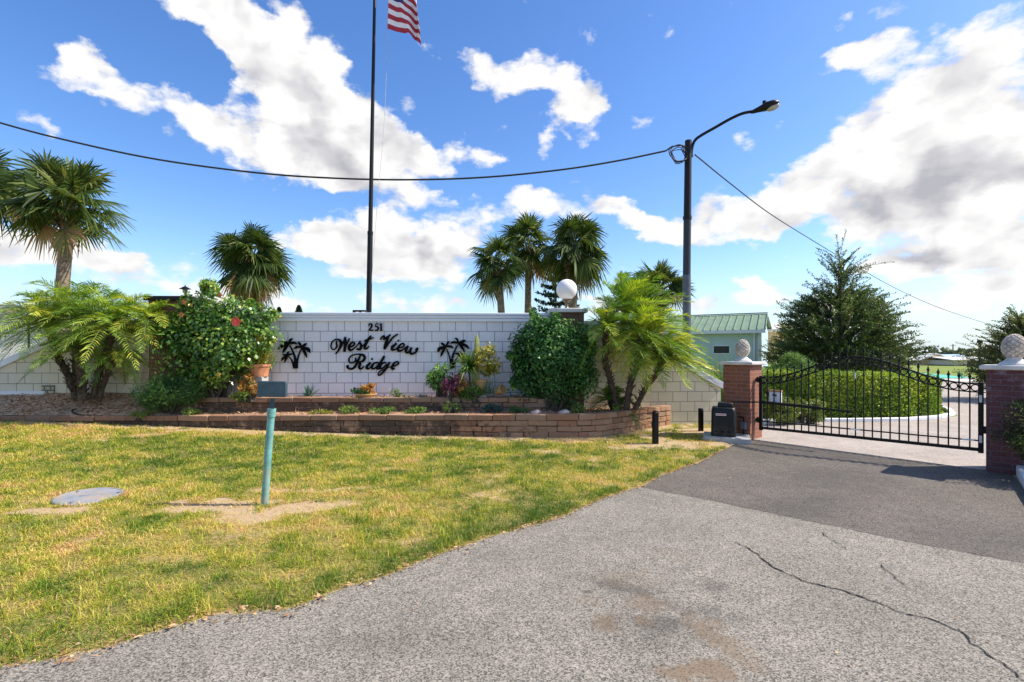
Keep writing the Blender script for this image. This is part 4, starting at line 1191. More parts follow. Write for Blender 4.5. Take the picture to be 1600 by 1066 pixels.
# ------------------------------------------------------------------ flagpole, lamp, wires
def flagpole():
    b = W(574.5, 495, 11.5); tpx = W(587, -90, 11.5)
    b.z = 0
    foot = W(573, 551, 11.5); foot.z = 0
    ax = tpx - foot
    t = thing('flagpole', 'tall thin dark flagpole rising behind the white wall', 'flagpole', foot)
    j = ax * ((EYE + (HY - 365) / F * 11.5) / ax.z)
    MB().tube([(0, 0, 0), j], [.068, .060], 16).build('lower_section', M['dark_steel'], t)
    MB().tube([j - ax * .002, j + ax * .004], [.066, .066], 16).build('collar', M['dark_steel'], t)
    MB().tube([j + ax * .004, ax], [.050, .030], 16).build('upper_section', M['dark_steel'], t)
    MB().sphere(ax + Vector((0, 0, .06)), .07, 16, 10).build('ball_top', M['steel'], t)
    MB().tube([ax * .982, ax * .982 + Vector((.28, 0, .01))], .012, 8).build('truck_arm', M['dark_steel'], t)
    hl = [W(606, -40, 11.48), W(605.5, 40, 11.48), W(601, 180, 11.48), W(591, 300, 11.48), W(582, 420, 11.48), W(578, 480, 11.48)]
    MB().tube([p - foot for p in [Vector(c) for c in catmull([tuple(x) for x in hl], 5)]], .0045, 5).build('halyard', M['thin_line'], t)
    # flag: 13 stripes on a drooping, folded sheet
    fl = thing('flag', 'drooping American flag with red and white stripes on the flagpole', 'flag', W(604, 45, 11.46))
    nu, nv = 48, 26
    mb = MB(); g = []
    H = 1.56; Ln = 2.0
    for j in range(nv + 1):
        row = []
        for i in range(nu + 1):
            u = i / nu; v = j / nv       # v 0 bottom
            # hoist edge runs up the halyard; the fly droops down to the right
            x = 0.02 * (1 - v) + 0.74 * (1 - (1 - u) ** 1.6) * (0.9 + .12 * (1 - v)) * (1 - 0.45 * u * v * 0) + 0.03 * math.sin(7 * u + 3 * v)
            z = H * v * (1 - 0.25 * u) - 0.36 * u ** 1.15 - 0.05 * math.sin(5.5 * u + 1.2) * u
            y = 0.10 * math.sin(10 * u + 2.2 * v) * (u ** .6) + .05 * math.sin(21 * u - v * 4) * u
            row.append(mb.vert((x, y, z)))
        g.append(row)
    for j in range(nv):
        for i in range(nu):
            stripe = int((j + .5) / nv * 13)
            mb.cur = 2 if (stripe >= 6 and i < nu * .4) else (0 if stripe % 2 == 0 else 1)
            mb.face((g[j][i], g[j][i + 1], g[j + 1][i + 1], g[j + 1][i]))
    mb.build('cloth', [simple('flag red', (0.38, 0.025, 0.045), .8), simple('flag white', (0.78, 0.77, 0.78), .8, vary=.04), simple('flag blue', (0.02, 0.03, 0.14), .8)], fl, angle=180)
flagpole()
def street_lamp():
    Y = 12.0
    b = W(1073, 551, Y); b.z = 0
    t = thing('street_lamp', 'tall pole with its shading painted grey to black, a curved arm and cobra head lamp', 'street lamp', b)
    top = W(1075.5, 220, Y) - b
    j = W(1074, 340, Y) - b; k = W(1073, 430, Y) - b
    MB().tube([(0, 0, 0), k], [.10, .095], 20).build('lower_section', simple('lit pole metal', (0.10, 0.11, 0.125), .4, metal=.5, vary=.3), t)  # tones of the three sections paint in the pole's shading, grey up to black
    MB().tube([k, j], [.090, .088], 20).build('shaded_section', simple('shaded pole metal', (0.03, 0.033, 0.038), .45, metal=.4, vary=.25), t)
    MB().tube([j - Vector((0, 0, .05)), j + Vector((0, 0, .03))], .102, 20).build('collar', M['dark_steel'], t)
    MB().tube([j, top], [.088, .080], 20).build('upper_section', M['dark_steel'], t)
    ah = [(1080, 246, 0), (1081.5, 231, .0), (1086, 219.5, 0), (1096, 211.5, -.05), (1118, 199, -.1), (1140, 186.5, -.2), (1160, 177.5, -.3), (1178, 174, -.35)]
    pts = [Vector(c) for c in catmull([tuple(W(a, c, Y + d) - b) for a, c, d in ah], 6)]
    MB().tube(pts, .034, 12).build('lamp_arm', M['black_metal'], t)
    for px, py in ((1076, 234), (1076, 244)):
        MB().bar(W(px, py, Y) - b, W(1082.5, py, Y) - b, .05, .03).build('arm_clamp', M['black_metal'], t)
    # cobra head
    c0 = W(1174, 176, Y - .36) - b; c1 = W(1217, 161, Y - .5) - b
    ax = (c1 - c0); L = ax.length; ax.normalize()
    side = ax.cross(Vector((0, 0, 1))).normalized(); up = side.cross(ax)
    mb = MB(); rows = []
    prof = [(0, .045, .04, .03), (.12, .06, .055, .04), (.35, .10, .08, .055), (.55, .145, .115, .07), (.78, .155, .105, .07), (.93, .12, .075, .05), (1.0, .04, .03, .02)]
    for (s, w, u, dn) in prof:
        row = []
        for k2 in range(16):
            a = 2 * PI * k2 / 16
            zz = math.sin(a) * (u if math.sin(a) > 0 else dn)
            row.append(mb.vert(c0 + ax * L * s + side * math.cos(a) * w + up * zz))
        rows.append(row)
    for a, c in zip(rows, rows[1:]):
        for i in range(16): mb.face((a[i], a[(i + 1) % 16], c[(i + 1) % 16], c[i]))
    mb.face(rows[0][::-1]); mb.face(rows[-1])
    head = mb.build('lamp_head', M['black_metal'], t, angle=60)
    gl = MB(); gl.sphere((0, 0, 0), 1, 16, 8)
    cc = c0 + ax * L * .76 - up * .05
    gl.v = [tuple(cc + ax * x * .15 + side * y * .11 + up * z * .075) for x, y, z in gl.v]
    gl.build('lens', simple('lamp lens', (0.35, 0.36, 0.36), .2), head)
    pc = MB(); q = c0 + ax * L * .52 + up * .11; pc.lathe([(.04, -.03), (.04, .05), (.02, .06)], q, 12); pc.build('photocell', M['black_metal'], head)
    # thick span cable to the left
    cab = [(-420, 60), (-200, 130), (0, 192), (120, 223), (250, 250), (400, 270), (520, 278.5), (640, 281), (760, 277), (880, 265), (970, 250.5), (1040, 236)]
    P = [Vector(c) for c in catmull([tuple(W(a, c, Y - .1)) for a, c in cab], 6)]
    tag(MB().tube(P, .022, 8).build('overhead_cable', M['cable']), 'thick black overhead cable sagging across the sky to the lamp pole', 'cable')
    lp = thing('cable_loop', 'tangle of black slack cable loops hanging at the lamp pole top', 'cable')
    for k2, (ex, ez, ph, tw) in enumerate(((14, 13, 0, .2), (11, 15, 1.1, -.15), (9, 12, 2.0, .3), (13, 9, .5, -.3))):
        pts = []
        for i in range(29):
            a = 2 * PI * i / 28 + ph
            pts.append(W(1060 + ex * math.cos(a) + 2 * math.sin(3 * a), 240 + ez * math.sin(a) + k2, Y - .1 + tw * math.sin(a) * .5))
        MB().tube(pts, .011, 6).build('loop', M['cable'], lp)
    MB().tube([W(1040, 236, Y - .1), W(1050, 229, Y - .1), W(1066, 227, Y - .08), W(1074, 232, Y - .05)], .018, 8).build('lead', M['cable'], lp)
    MB().tube([W(1052, 248, Y - .1), W(1058, 253, Y - .1), W(1066, 252, Y - .1)], .022, 8).build('splice', M['cable'], lp)
    far = [(1086, 242, 12.0), (1140, 286, 14.5), (1200, 332, 18.0), (1260, 370, 22), (1320, 406, 26), (1400, 451, 31), (1470, 482, 36), (1545, 507, 42)]
    P = [Vector(c) for c in catmull([tuple(W(a, c, d)) for a, c, d in far], 6)]
    tag(MB().tube(P, .018, 6).build('overhead_wire', M['cable']), 'thin grey wire running from the lamp pole down to the right', 'wire')
street_lamp()
# ------------------------------------------------------------------ grass
GRASS = leafmat('grass blade', [(0.0, (0.0578, 0.1329, 0.0116)), (0.28, (0.1791, 0.2716, 0.0208)), (0.58, (0.4507, 0.4334, 0.0439)), (0.85, (0.7, 0.5662, 0.1502)), (1.0, (0.6009, 0.3698, 0.1733))], 0.3, 0.5, 0.3)
def rot_dirs(n, lo, hi):
    az = RNG.random(n) * 2 * PI; el = np.radians(lo + (hi - lo) * RNG.random(n))
    return np.stack([np.cos(az) * np.cos(el), np.sin(az) * np.cos(el), np.sin(el)], 1)
def grass():
    n = 3000000
    x = RNG.uniform(-16.5, 4.3, n); y = RNG.uniform(2.1, 10.9, n)
    keep = (y > edge_y(x) - 0.02) & (y < low_y(x) + 0.02) & (np.abs(x) < 1.35 * y + 1.6)
    keep &= ~((x > 3.55) & (y > 8.6)) & (y < wall_y(x) - .08)
    lidp = G(140, 775, .05)
    keep &= np.hypot(x - lidp.x, y - lidp.y) > .30
    x, y = x[keep], y[keep]
    b = bare(x, y)
    clump = fbm(x, y, 9.0, 41, 3)
    dens = np.clip(1.06 - b * 1.03, 0.012, 1) * (0.45 + .8 * sstep(0.36, 0.66, clump))
    dist = np.hypot(x, y)
    dens = dens * np.clip(1.25 - dist * 0.085, 0.40, 1) * 0.55
    k = RNG.random(len(x)) < dens
    x, y, b, clump, dist = x[k], y[k], b[k], clump[k], dist[k]
    m = len(x)
    z = ground_h(x, y)
    P0 = np.stack([x, y, z - .004], 1)
    de = y - edge_y(x)
    D = rot_dirs(m, 8, 70)
    Ln = (0.022 + 0.045 * RNG.random(m) ** 1.6) * (0.75 + 0.7 * clump) * (1 + 0.5 * sstep(.35, 0.05, de))
    P1 = P0 + D * Ln[:, None] * .55 + np.array([0, 0, 1.]) * (Ln * .18)[:, None]
    P2 = P0 + D * Ln[:, None] - np.array([0, 0, 1.]) * (Ln * .05)[:, None]
    S = norm(np.cross(D, np.array([0, 0, 1.])) + 0.3 * RNG.normal(size=(m, 3)))
    w = 0.0030 + 0.00050 * np.clip(dist - 3, 0, 8)
    big = fbm(x, y, 0.7, 51, 4); med = fbm(x, y, 3.2, 52, 3)
    var = 0.39 + 1.3 * (big - 0.5) + 1.0 * (med - 0.5) + 0.20 * RNG.normal(size=m) + 0.25 * b - 0.30 * sstep(0.5, 0.05, de) + .75 * (fbm(x, y, 7.5, 57, 2) - .5)
    var = np.clip(var, 0.02, 1)
    L = Leaves(); L.strip(P0, P1, P2, S, w * 1.0, w * .9, w * .12, var)
    # dead straw lying over the worn places
    sx = RNG.uniform(-16.0, 3.9, 500000); sy = RNG.uniform(2.2, 10.2, 500000)
    k3 = (sy > edge_y(sx)) & (sy < low_y(sx)) & (np.abs(sx) < 1.35 * sy + 1.6) & (np.hypot(sx - lidp.x, sy - lidp.y) > .30)
    sx, sy = sx[k3], sy[k3]; sb = bare(sx, sy)
    k3 = RNG.random(len(sx)) < (.12 + .75 * sstep(.08, .35, sb) * (1 - .80 * sstep(.45, .8, sb))) * np.clip(1.2 - .08 * sy, .4, 1)
    sx, sy = sx[k3], sy[k3]; ms = len(sx)
    c = np.stack([sx, sy, ground_h(sx, sy) + .004 + .010 * RNG.random(ms)], 1)
    D3 = rot_dirs(ms, -4, 14); l3 = .03 + .05 * RNG.random(ms)
    L.strip(c, c + D3 * (l3 * .5)[:, None] + .004 * RNG.normal(size=(ms, 3)) * np.array([1, 1, .3]), c + D3 * l3[:, None], norm(np.cross(D3, np.array([0, 0, 1.]))), .0028, .0032, .0012, np.clip(.86 + .12 * RNG.normal(size=ms), .3, 1))
    # broad-leaved weeds and taller tufts scattered through the turf
    nw = 900
    wx = RNG.uniform(-12.5, 4.0, nw); wy = RNG.uniform(2.2, 10.4, nw)
    kk = (wy > edge_y(wx) + .05) & (wy < low_y(wx) - .05) & ~((wx > 3.4) & (wy > 8.4)) & (fbm(wx, wy, .9, 77) > .45) & (np.hypot(wx - lidp.x, wy - lidp.y) > .55)
    for X, Y in zip(wx[kk], wy[kk]):
        k2 = int(14 + 22 * RNG.random()); tall = RNG.random() < .35
        c = np.array([X, Y, float(ground_h(X, Y))]) + np.stack([RNG.normal(size=k2) * .07, RNG.normal(size=k2) * .05, np.zeros(k2)], 1)
        D2 = rot_dirs(k2, 25 if tall else 5, 80 if tall else 45); l2 = (.05 + .05 * RNG.random(k2)) * (1.25 if tall else .8)
        a1 = c + D2 * (l2 * .55)[:, None]; a2 = c + D2 * l2[:, None] - np.array([0, 0, 1.]) * (l2 * .15)[:, None]
        L.strip(c, a1, a2, norm(np.cross(D2, np.array([0, 0, 1.]) + .2 * RNG.normal(size=(k2, 3)))), .004, .006 if tall else .011, .001, np.clip((.12 if RNG.random() < .75 else .9) + .08 * RNG.normal(size=k2), 0, 1))
    o = L.build('grass', GRASS)
    tag(o, kind='stuff')
    print('grass blades', m)
grass()
def litter():
    mt = leafmat('dry leaf', [(0, (0.20, 0.105, 0.05)), (.5, (0.46, 0.27, 0.13)), (1, (0.64, 0.46, 0.27))], .1, .8, .1)
    L = Leaves()
    n = 900
    x = RNG.uniform(-5.5, 3.6, n); y = edge_y(x) + RNG.normal(size=n) * .05 - .01
    P = np.stack([x, y, np.maximum(ground_h(x, y), .004) + .010 + .008 * RNG.random(n)], 1)
    L.rhomb(P, rot_dirs(n, -8, 15), np.array([[0, 0, 1.]]) + .35 * RNG.normal(size=(n, 3)), .018 + .04 * RNG.random(n), .008 + .012 * RNG.random(n), .3)
    n = 3500
    x = RNG.uniform(-12.5, 2.6, n); t = RNG.random(n)
    y = low_y(x) + .12 + t * (wall_y(x) - .05 - low_y(x) - .12)
    P = np.stack([x, y, bed_h(x, y) + .006 + .014 * RNG.random(n)], 1)
    L.rhomb(P, rot_dirs(n, -10, 25), np.array([[0, 0, 1.]]) + .4 * RNG.normal(size=(n, 3)), .03 + .07 * RNG.random(n), .012 + .02 * RNG.random(n), .3)
    n = 160
    x = RNG.uniform(-2, 8, n); y = RNG.uniform(2.4, 8, n)
    k = y < edge_y(x) - .05; x, y = x[k], y[k]; n = len(x)
    P = np.stack([x, y, np.full(n, .012)], 1)
    L.rhomb(P, rot_dirs(n, -3, 10), np.array([[0, 0, 1.]]) + .3 * RNG.normal(size=(n, 3)), .012 + .018 * RNG.random(n), .006 + .01 * RNG.random(n), .3)
    tag(L.build('leaf_litter', mt), kind='stuff')
litter()

# ------------------------------------------------------------------ palms
SABAL = leafmat('fan palm leaf', [(0, (0.014, 0.032, 0.008)), (.45, (0.06, 0.10, 0.02)), (.75, (0.18, 0.21, 0.05)), (.86, (0.33, 0.30, 0.10)), (.9, (0.36, 0.24, 0.12)), (1, (0.26, 0.165, 0.09))], .28, .5, .22)
def trunk_mat(name, a, b, k):
    m, t, p = mat_new(name)
    oc = t.new('ShaderNodeTexCoord').outputs['Object']
    n0 = t.noise(t.mapping(oc, scale=(1.2, 1.2, k)), 4.0, 5, .65, .6)
    n = t.noise(oc, 11, 5, .65)
    f = t.math('ADD', t.math('MULTIPLY', n0, .6), t.math('MULTIPLY', n, .4))
    t.l.new(t.ramp(f, [(.34, a), (.66, b)]), p.inputs['Base Color']); p.inputs['Roughness'].default_value = .95
    bump(t, p, f, .8, .03)
    return m
M['palm_trunk'] = trunk_mat('ringed palm trunk', (0.07, 0.05, 0.035), (0.36, 0.27, 0.19), 4.0)
M['pygmy_trunk'] = trunk_mat('fibrous palm trunk', (0.016, 0.012, 0.009), (0.15, 0.105, 0.07), 7.0)

def fan_palm(px, py, Y, reach, base_px, label, seed, trunk_r=.15, nf=36, droop=1.0, group='fan palms behind the wall', second=None, low=-62, dead=.08):
    rg = np.random.default_rng(seed)
    top = W(px, py, Y); bx = (base_px - CX) / F * Y
    t = thing('fan_palm', label, 'palm tree', (bx, Y, float(ground_h(bx, Y))), 0, group)
    O = Vector(t.location)
    tc = top - O
    pts = [Vector((0, 0, -.2))]
    for k in range(1, 12):
        u = k / 11
        pts.append(Vector((tc.x * u ** 1.4, 0, (tc.z - .15) * u)))
    MB().tube(pts, [trunk_r * (1.15 - .12 * k / 11) * (1 + .04 * math.sin(k * 2.3)) for k in range(12)], 14).build('trunk', M['palm_trunk'], t)
    if second:
        q = [Vector((second, .3, -.2)), Vector((second * .9, .25, tc.z * .5)), Vector((second * .45, .1, tc.z * .95))]
        MB().tube(q, [trunk_r * .95] * 3, 12).build('trunk', M['palm_trunk'], t)
    # old leaf bases under the crown
    bt = MB()
    for k in range(34):
        a = k * 2.4; z = tc.z - .15 - .75 * (k / 34)
        c = Vector((tc.x * (z / tc.z) ** 1.4, 0, z)); d = Vector((math.cos(a), math.sin(a), 0))
        bt.bar(c + d * trunk_r * .8, c + d * (trunk_r + .10 + .08 * random.random()) + Vector((0, 0, .22)), .05, .025)
    bt.build('leaf_bases', M['pygmy_trunk'], t)
    L = Leaves(); pet = MB()
    blade = reach * .52
    for k in range(nf):
        u = (k + .5) / nf
        az = k * 2.39996 + rg.normal() * .15
        el = R(86 - (86 - low) * u ** .9 + rg.normal() * 11)
        d = np.array([math.cos(az) * math.cos(el), math.sin(az) * math.cos(el), math.sin(el)])
        pl = reach * (0.26 + .30 * rg.random())
        c0 = np.array(tc) + np.array([0, 0, -.25 * u])
        E = c0 + d * pl + np.array([0, 0, -1]) * .10 * pl * droop
        pet.tube([c0, c0 + d * pl * .5, E], [.022, .018, .012], 5, cap=False)
        d2 = d + np.array([0, 0, -1]) * (.05 + .7 * rg.random()) * droop; d2 /= np.linalg.norm(d2)
        s = np.cross(d2, [0, 0, 1.0]);
        if np.linalg.norm(s) < .1: s = np.array([1., 0, 0])
        s /= np.linalg.norm(s)
        tw = rg.normal() * .75
        n = np.cross(s, d2); s, n = s * math.cos(tw) + n * math.sin(tw), n * math.cos(tw) - s * math.sin(tw)
        ns = 30
        kk = np.linspace(-1, 1, ns); an = kk * R(122)
        ln = blade * (1 - .30 * np.abs(kk) ** 2) * (1 + .06 * rg.normal(size=ns))
        D = d2[None] * np.cos(an)[:, None] + s[None] * np.sin(an)[:, None] - n[None] * (.22 * np.abs(np.sin(an)))[:, None]
        D = norm(D)
        side = norm(np.cross(np.broadcast_to(n, D.shape), D))
        side = norm(side + .45 * n[None] * np.where(np.arange(ns) % 2, 1, -1)[:, None])
        P0 = E + D * .02
        P1 = E + D * (ln * .58)[:, None] + np.array([0, 0, -1.]) * (ln * .03 * droop)[:, None]
        P2 = P1 + D * (ln * .40)[:, None] + np.array([0, 0, -1.]) * (ln * (.10 + .25 * rg.random(ns)) * droop)[:, None] + .03 * rg.normal(size=(ns, 3))
        base = .22 + .42 * rg.random() * (1 - .5 * u)
        if u > 1 - dead and rg.random() < .8: base = .92
        var = np.clip(base + .14 * rg.normal(size=ns), 0, .8 if base < .9 else 1)
        wd = blade * .075
        L.strip(P0, P1, P2, side, wd * .45, wd, wd * .12, var)
    pet.build('petioles', simple('palm petiole', (0.12, 0.15, 0.05), .6), t)
    L.build('crown', SABAL, t)
fan_palm(108, 314, 13.0, 1.48, 88, 'large green fan palm at the left edge rising above the feathery palm clump', 3, .14, 32, .8, low=-28)
fan_palm(-40, 290, 13.6, 1.6, -58, 'fan palm cut off by the left edge of the picture', 4, .14, 32, low=-35)
fan_palm(394, 402, 20.0, 1.75, 388, 'dark fan palm rising behind the hibiscus bush and white wall', 5, .20, 50, 1.15, second=.42, low=-80, dead=.22)
fan_palm(778, 408, 20.5, 1.50, 789, 'shortest fan palm of the trio behind the wall, leftmost', 6, .14, 26, 1.0, low=-50)
fan_palm(826, 380, 22.5, 1.70, 824, 'middle fan palm of the trio behind the wall with a slim pale trunk', 7, .14, 30, .8, low=-62, dead=.2)
fan_palm(899, 386, 21.0, 1.80, 888, 'tallest fan palm of the trio, directly behind the globe lamp', 8, .2, 42, 1.2, low=-70, dead=.16)
fan_palm(1030, 450, 17.0, 1.2, 1030, 'fan palm peeking over the windblown palm beside the lamp pole', 9, .15, 34, .7, low=-25)

DATE = leafmat('feather palm leaflet', [(0, (0.0484, 0.131, 0.0193)), (0.5, (0.1724, 0.3104, 0.0359)), (0.85, (0.414, 0.5106, 0.062)), (1, (0.7, 0.6348, 0.0966))], .35, .42, .45)
def feather_fronds(L, rach, head, nf, Ln, rg, wind=(0, 0, 0), lo=-25, hi=78, droop=.62, leaf=.20, az0=0, azr=2 * PI, vb=.45):
    wind = np.array(wind)
    for k in range(nf):
        u = (k + .5) / nf
        az = az0 + ((k * .61803) % 1) * azr
        el = R(hi - (hi - lo) * u + rg.normal() * 7)
        d = np.array([math.cos(az) * math.cos(el), math.sin(az) * math.cos(el), math.sin(el)])
        d = d + wind * .35; d /= np.linalg.norm(d)
        l = Ln * (.8 + .35 * rg.random())
        m = 30
        t = np.linspace(0, 1, m)
        P = head + d[None] * (l * t)[:, None] + np.array([0, 0, -1.])[None] * (l * droop * t ** 2.2)[:, None] + wind[None] * (l * .55 * t ** 1.8)[:, None]
        T = norm(np.gradient(P, axis=0))
        rach.tube([tuple(p) for p in P[::5]] + [tuple(P[-1])], [.010, .009, .008, .007, .005, .004, .003][:len(P[::5]) + 1], 4, cap=False)
        S = norm(np.cross(T, np.array([0, 0, 1.])[None] + .2 * rg.normal(size=3)))
        N = np.cross(S, T)
        v0 = np.clip(vb + .22 * rg.normal(), .05, .95)
        tt = t[3:]
        for sg in (-1, 1):
            a = R(62) - R(30) * tt
            ll = leaf * (np.sin(PI * np.clip(tt * .92 + .06, 0, 1)) ** .6) * (1 + .1 * rg.normal(size=len(tt)))
            D = T[3:] * np.cos(a)[:, None] + sg * S[3:] * np.sin(a)[:, None] + N[3:] * (.22 + .15 * rg.normal(size=len(tt)))[:, None] + wind[None] * .25
            D = norm(D)
            P0 = P[3:]; P1 = P0 + D * (ll * .5)[:, None]; P2 = P0 + D * ll[:, None] + np.array([0, 0, -1.])[None] * (ll * .16)[:, None] + wind[None] * (ll * .2)[:, None]
            side = norm(np.cross(D, N[3:] + .3 * rg.normal(size=D.shape)))
            L.strip(P0, P1, P2, side, .009, .0155, .002, np.clip(v0 + .12 * rg.normal(size=len(tt)), 0, 1))
def feather_palm(label, base, stems, seed):
    """stems: list of (points px list, depth, radius, frond spec dict)"""
    rg = np.random.default_rng(seed)
    t = thing('feather_palm', label, 'palm', base, 0, 'feathery clumping palms in the bed')
    O = Vector(base)
    L = Leaves(); ra = MB()
    for (pts, Y, r, spec) in stems:
        r = r * .76
        P = [W(px, py, Y + dy) - O for (px, py, dy) in pts]
        P = [Vector(c) for c in catmull([tuple(p) for p in P], 5)]
        n = len(P)
        bt = MB(); bt.tube(P, [r * (1.0 - .1 * i / n + .10 * math.sin(i * 2.1) + (.25 if i > n * .75 else 0)) for i in range(n)], 12)
        for k in range(int(n * 7)):
            i = min(n - 2, int(k / 7)); c = P[i].lerp(P[i + 1], (k % 7) / 7)
            a = rg.random() * 2 * PI; d = Vector((math.cos(a), math.sin(a), .0))
            bt.bar(c + d * r * .8, c + d * (r + .02 + .035 * rg.random() * (1 + 1.0 * i / n)) + Vector((0, 0, .05 + .05 * i / n)), .022, .012)
        bt.build('trunk', M['pygmy_trunk'], t)
        if spec: feather_fronds(L, ra, np.array(P[-1]), rg=rg, **spec)
    ra.build('rachis', simple('frond rib', (0.16, 0.20, 0.05), .6), t)
    L.build('fronds', DATE, t)
b = W(132, 618, 9.92)
feather_palm('feathery green palm clump with several dark trunks in front of the left wing wall', (b.x, b.y, .58), [
    ([(120, 626, 0), (108, 590, 0), (90, 555, .05), (76, 505, .1)], 9.95, .085, dict(nf=52, Ln=1.18, droop=.48, lo=-18, hi=70, leaf=.24, vb=.58)),
    ([(129, 626, -.1), (127, 590, -.1), (122, 545, -.15)], 9.9, .10, dict(nf=24, Ln=.80, droop=.45, lo=-18, hi=50, leaf=.20)),
    ([(122, 620, .25), (118, 560, .25), (124, 486, .25)], 9.95, .08, dict(nf=52, Ln=1.25, droop=.45, lo=-10, hi=62, leaf=.25, vb=.58)),
    ([(146, 624, 0), (156, 575, 0), (170, 540, 0), (176, 505, 0)], 9.95, .075, dict(nf=54, Ln=1.22, droop=.48, lo=-16, hi=66, leaf=.25, vb=.58)),
    ([(154, 626, .05), (168, 585, .05), (186, 553, .05)], 9.92, .06, dict(nf=11, Ln=.62, droop=.75, lo=-40, hi=40, leaf=.16)),
    ([(225, 506, .35), (232, 494, .35)], 9.7, .03, dict(nf=26, Ln=.88, droop=.45, lo=-15, hi=55, leaf=.24, vb=.58)),
], 21)
b = W(982, 640, 9.95)
wd = (.31, 0, .10)
feather_palm('windblown feathery palm clump on leaning trunks at the right end of the bed', (b.x, b.y, .40), [
    ([(966, 645, 0), (955, 600, 0), (946, 560, 0), (948, 515, 0)], 10.0, .075, dict(nf=44, Ln=1.0, wind=(.35, 0, 0), droop=.45, lo=-18, vb=.42, leaf=.24)),
    ([(978, 645, 0), (985, 600, 0), (1000, 560, 0), (1004, 530, 0)], 9.95, .085, dict(nf=84, Ln=1.16, wind=wd, droop=.48, lo=-25, vb=.6, leaf=.26)),
    ([(992, 640, .05), (1010, 605, .05), (1027, 584, .05), (1034, 560, .05)], 9.9, .07, dict(nf=60, Ln=.88, wind=(.33, 0, 0.08), droop=.48, lo=-15, vb=.65, leaf=.24)),
    ([(970, 540, .3), (978, 492, .3)], 10.2, .04, dict(nf=54, Ln=1.15, wind=(.30, 0, .14), droop=.36, lo=18, hi=88, vb=.4, leaf=.26)),
    ([(955, 640, .1), (953, 625, .1)], 10.15, .03, dict(nf=10, Ln=.55, droop=.5, lo=0, leaf=.16, vb=.15)),
], 22)

# ------------------------------------------------------------------ bushes and trees built of leaves
def clumps(L, c, rad, nc, nl, leaf, wid, rg, csize=.34, shell=.55, vspread=.18, vbase=.45, hang=.15, low_cut=-.9, fold=.18, cvar=.12):
    c = np.array(c, float); rad = np.array(rad, float)
    cc = []
    for k in range(nc):
        d = rg.normal(size=3); d /= np.linalg.norm(d)
        if d[2] < low_cut: d[2] = abs(d[2])
        cc.append(d * (shell + (1 - shell) * rg.random() ** .6))
    cc = np.array(cc)
    idx = rg.integers(0, nc, nl)
    d = norm(rg.normal(size=(nl, 3)))
    rr = (0.45 + .55 * rg.random(nl) ** .5)[:, None]
    size = csize * (.7 + .6 * rg.random(nc))
    q = cc[idx] + d * rr * size[idx][:, None]
    P = c + q * rad
    Nn = norm(d + .6 * norm(cc[idx]) + .55 * rg.normal(size=(nl, 3)))
    D = norm(np.cross(Nn, rg.normal(size=(nl, 3))) + .45 * d + np.array([0, 0, -hang]))
    Nn = norm(Nn - D * (Nn * D).sum(1)[:, None])
    cv = rg.normal(size=nc) * cvar
    L.rhomb(P, D, Nn, leaf * (.65 + .7 * rg.random(nl)), wid * (.7 + .6 * rg.random(nl)), fold, np.clip(vbase + cv[idx] + vspread * rg.normal(size=nl), 0, 1))
    return c + cc * rad * .85
def stems_to(tips, base, r0, name, parent, mat, every=1, n=6):
    mb = MB()
    for tpt in tips[::every]:
        tpt = Vector(tpt); b = Vector(base) + Vector((random.uniform(-.1, .1), random.uniform(-.1, .1), 0))
        mid = b.lerp(tpt, .5) + Vector((0, 0, .12 * (tpt - b).length))
        mb.tube([b, mid, tpt], [r0, r0 * .6, r0 * .25], n, cap=False)
    mb.build(name, mat, parent)
HIB = leafmat('glossy hibiscus leaf', [(0, (0.0356, 0.0981, 0.0214)), (0.5, (0.0981, 0.2229, 0.0392)), (0.85, (0.2852, 0.4188, 0.0713)), (0.985, (0.5347, 0.5347, 0.0891)), (1, (0.7, 0.5347, 0.0713))], .25, .30, .55)
DKB = leafmat('dark shrub leaf', [(0, (0.0186, 0.0705, 0.0186)), (0.5, (0.052, 0.1578, 0.0372)), (0.85, (0.1578, 0.3248, 0.0743)), (1, (0.3156, 0.4641, 0.1114))], .22, .38, .3)
def bush(name, label, cat, px, Y, base_h, w, h, depth, nl, leaf, wid, mat, seed, nc=40, group=None, bottom=.12, **kw):
    rg = np.random.default_rng(seed)
    X = (px - CX) / F * Y
    t = thing(name, label, cat, (X, Y, base_h), 0, group)
    L = Leaves()
    tips = clumps(L, (0, 0, h * (.5 + bottom / 2)), (w / 2 * .88, depth / 2 * .88, h * (1 - bottom) / 2 * .9), nc, nl, leaf, wid, rg, **kw)
    stems_to(tips, (0, 0, -.05), .02 + .012 * h, 'stems', t, M['stem'], max(1, nc // 14))
    L.build('foliage', mat, t)
    return t, rg
def px_h(py, Y): return EYE - (py - HY) / F * Y
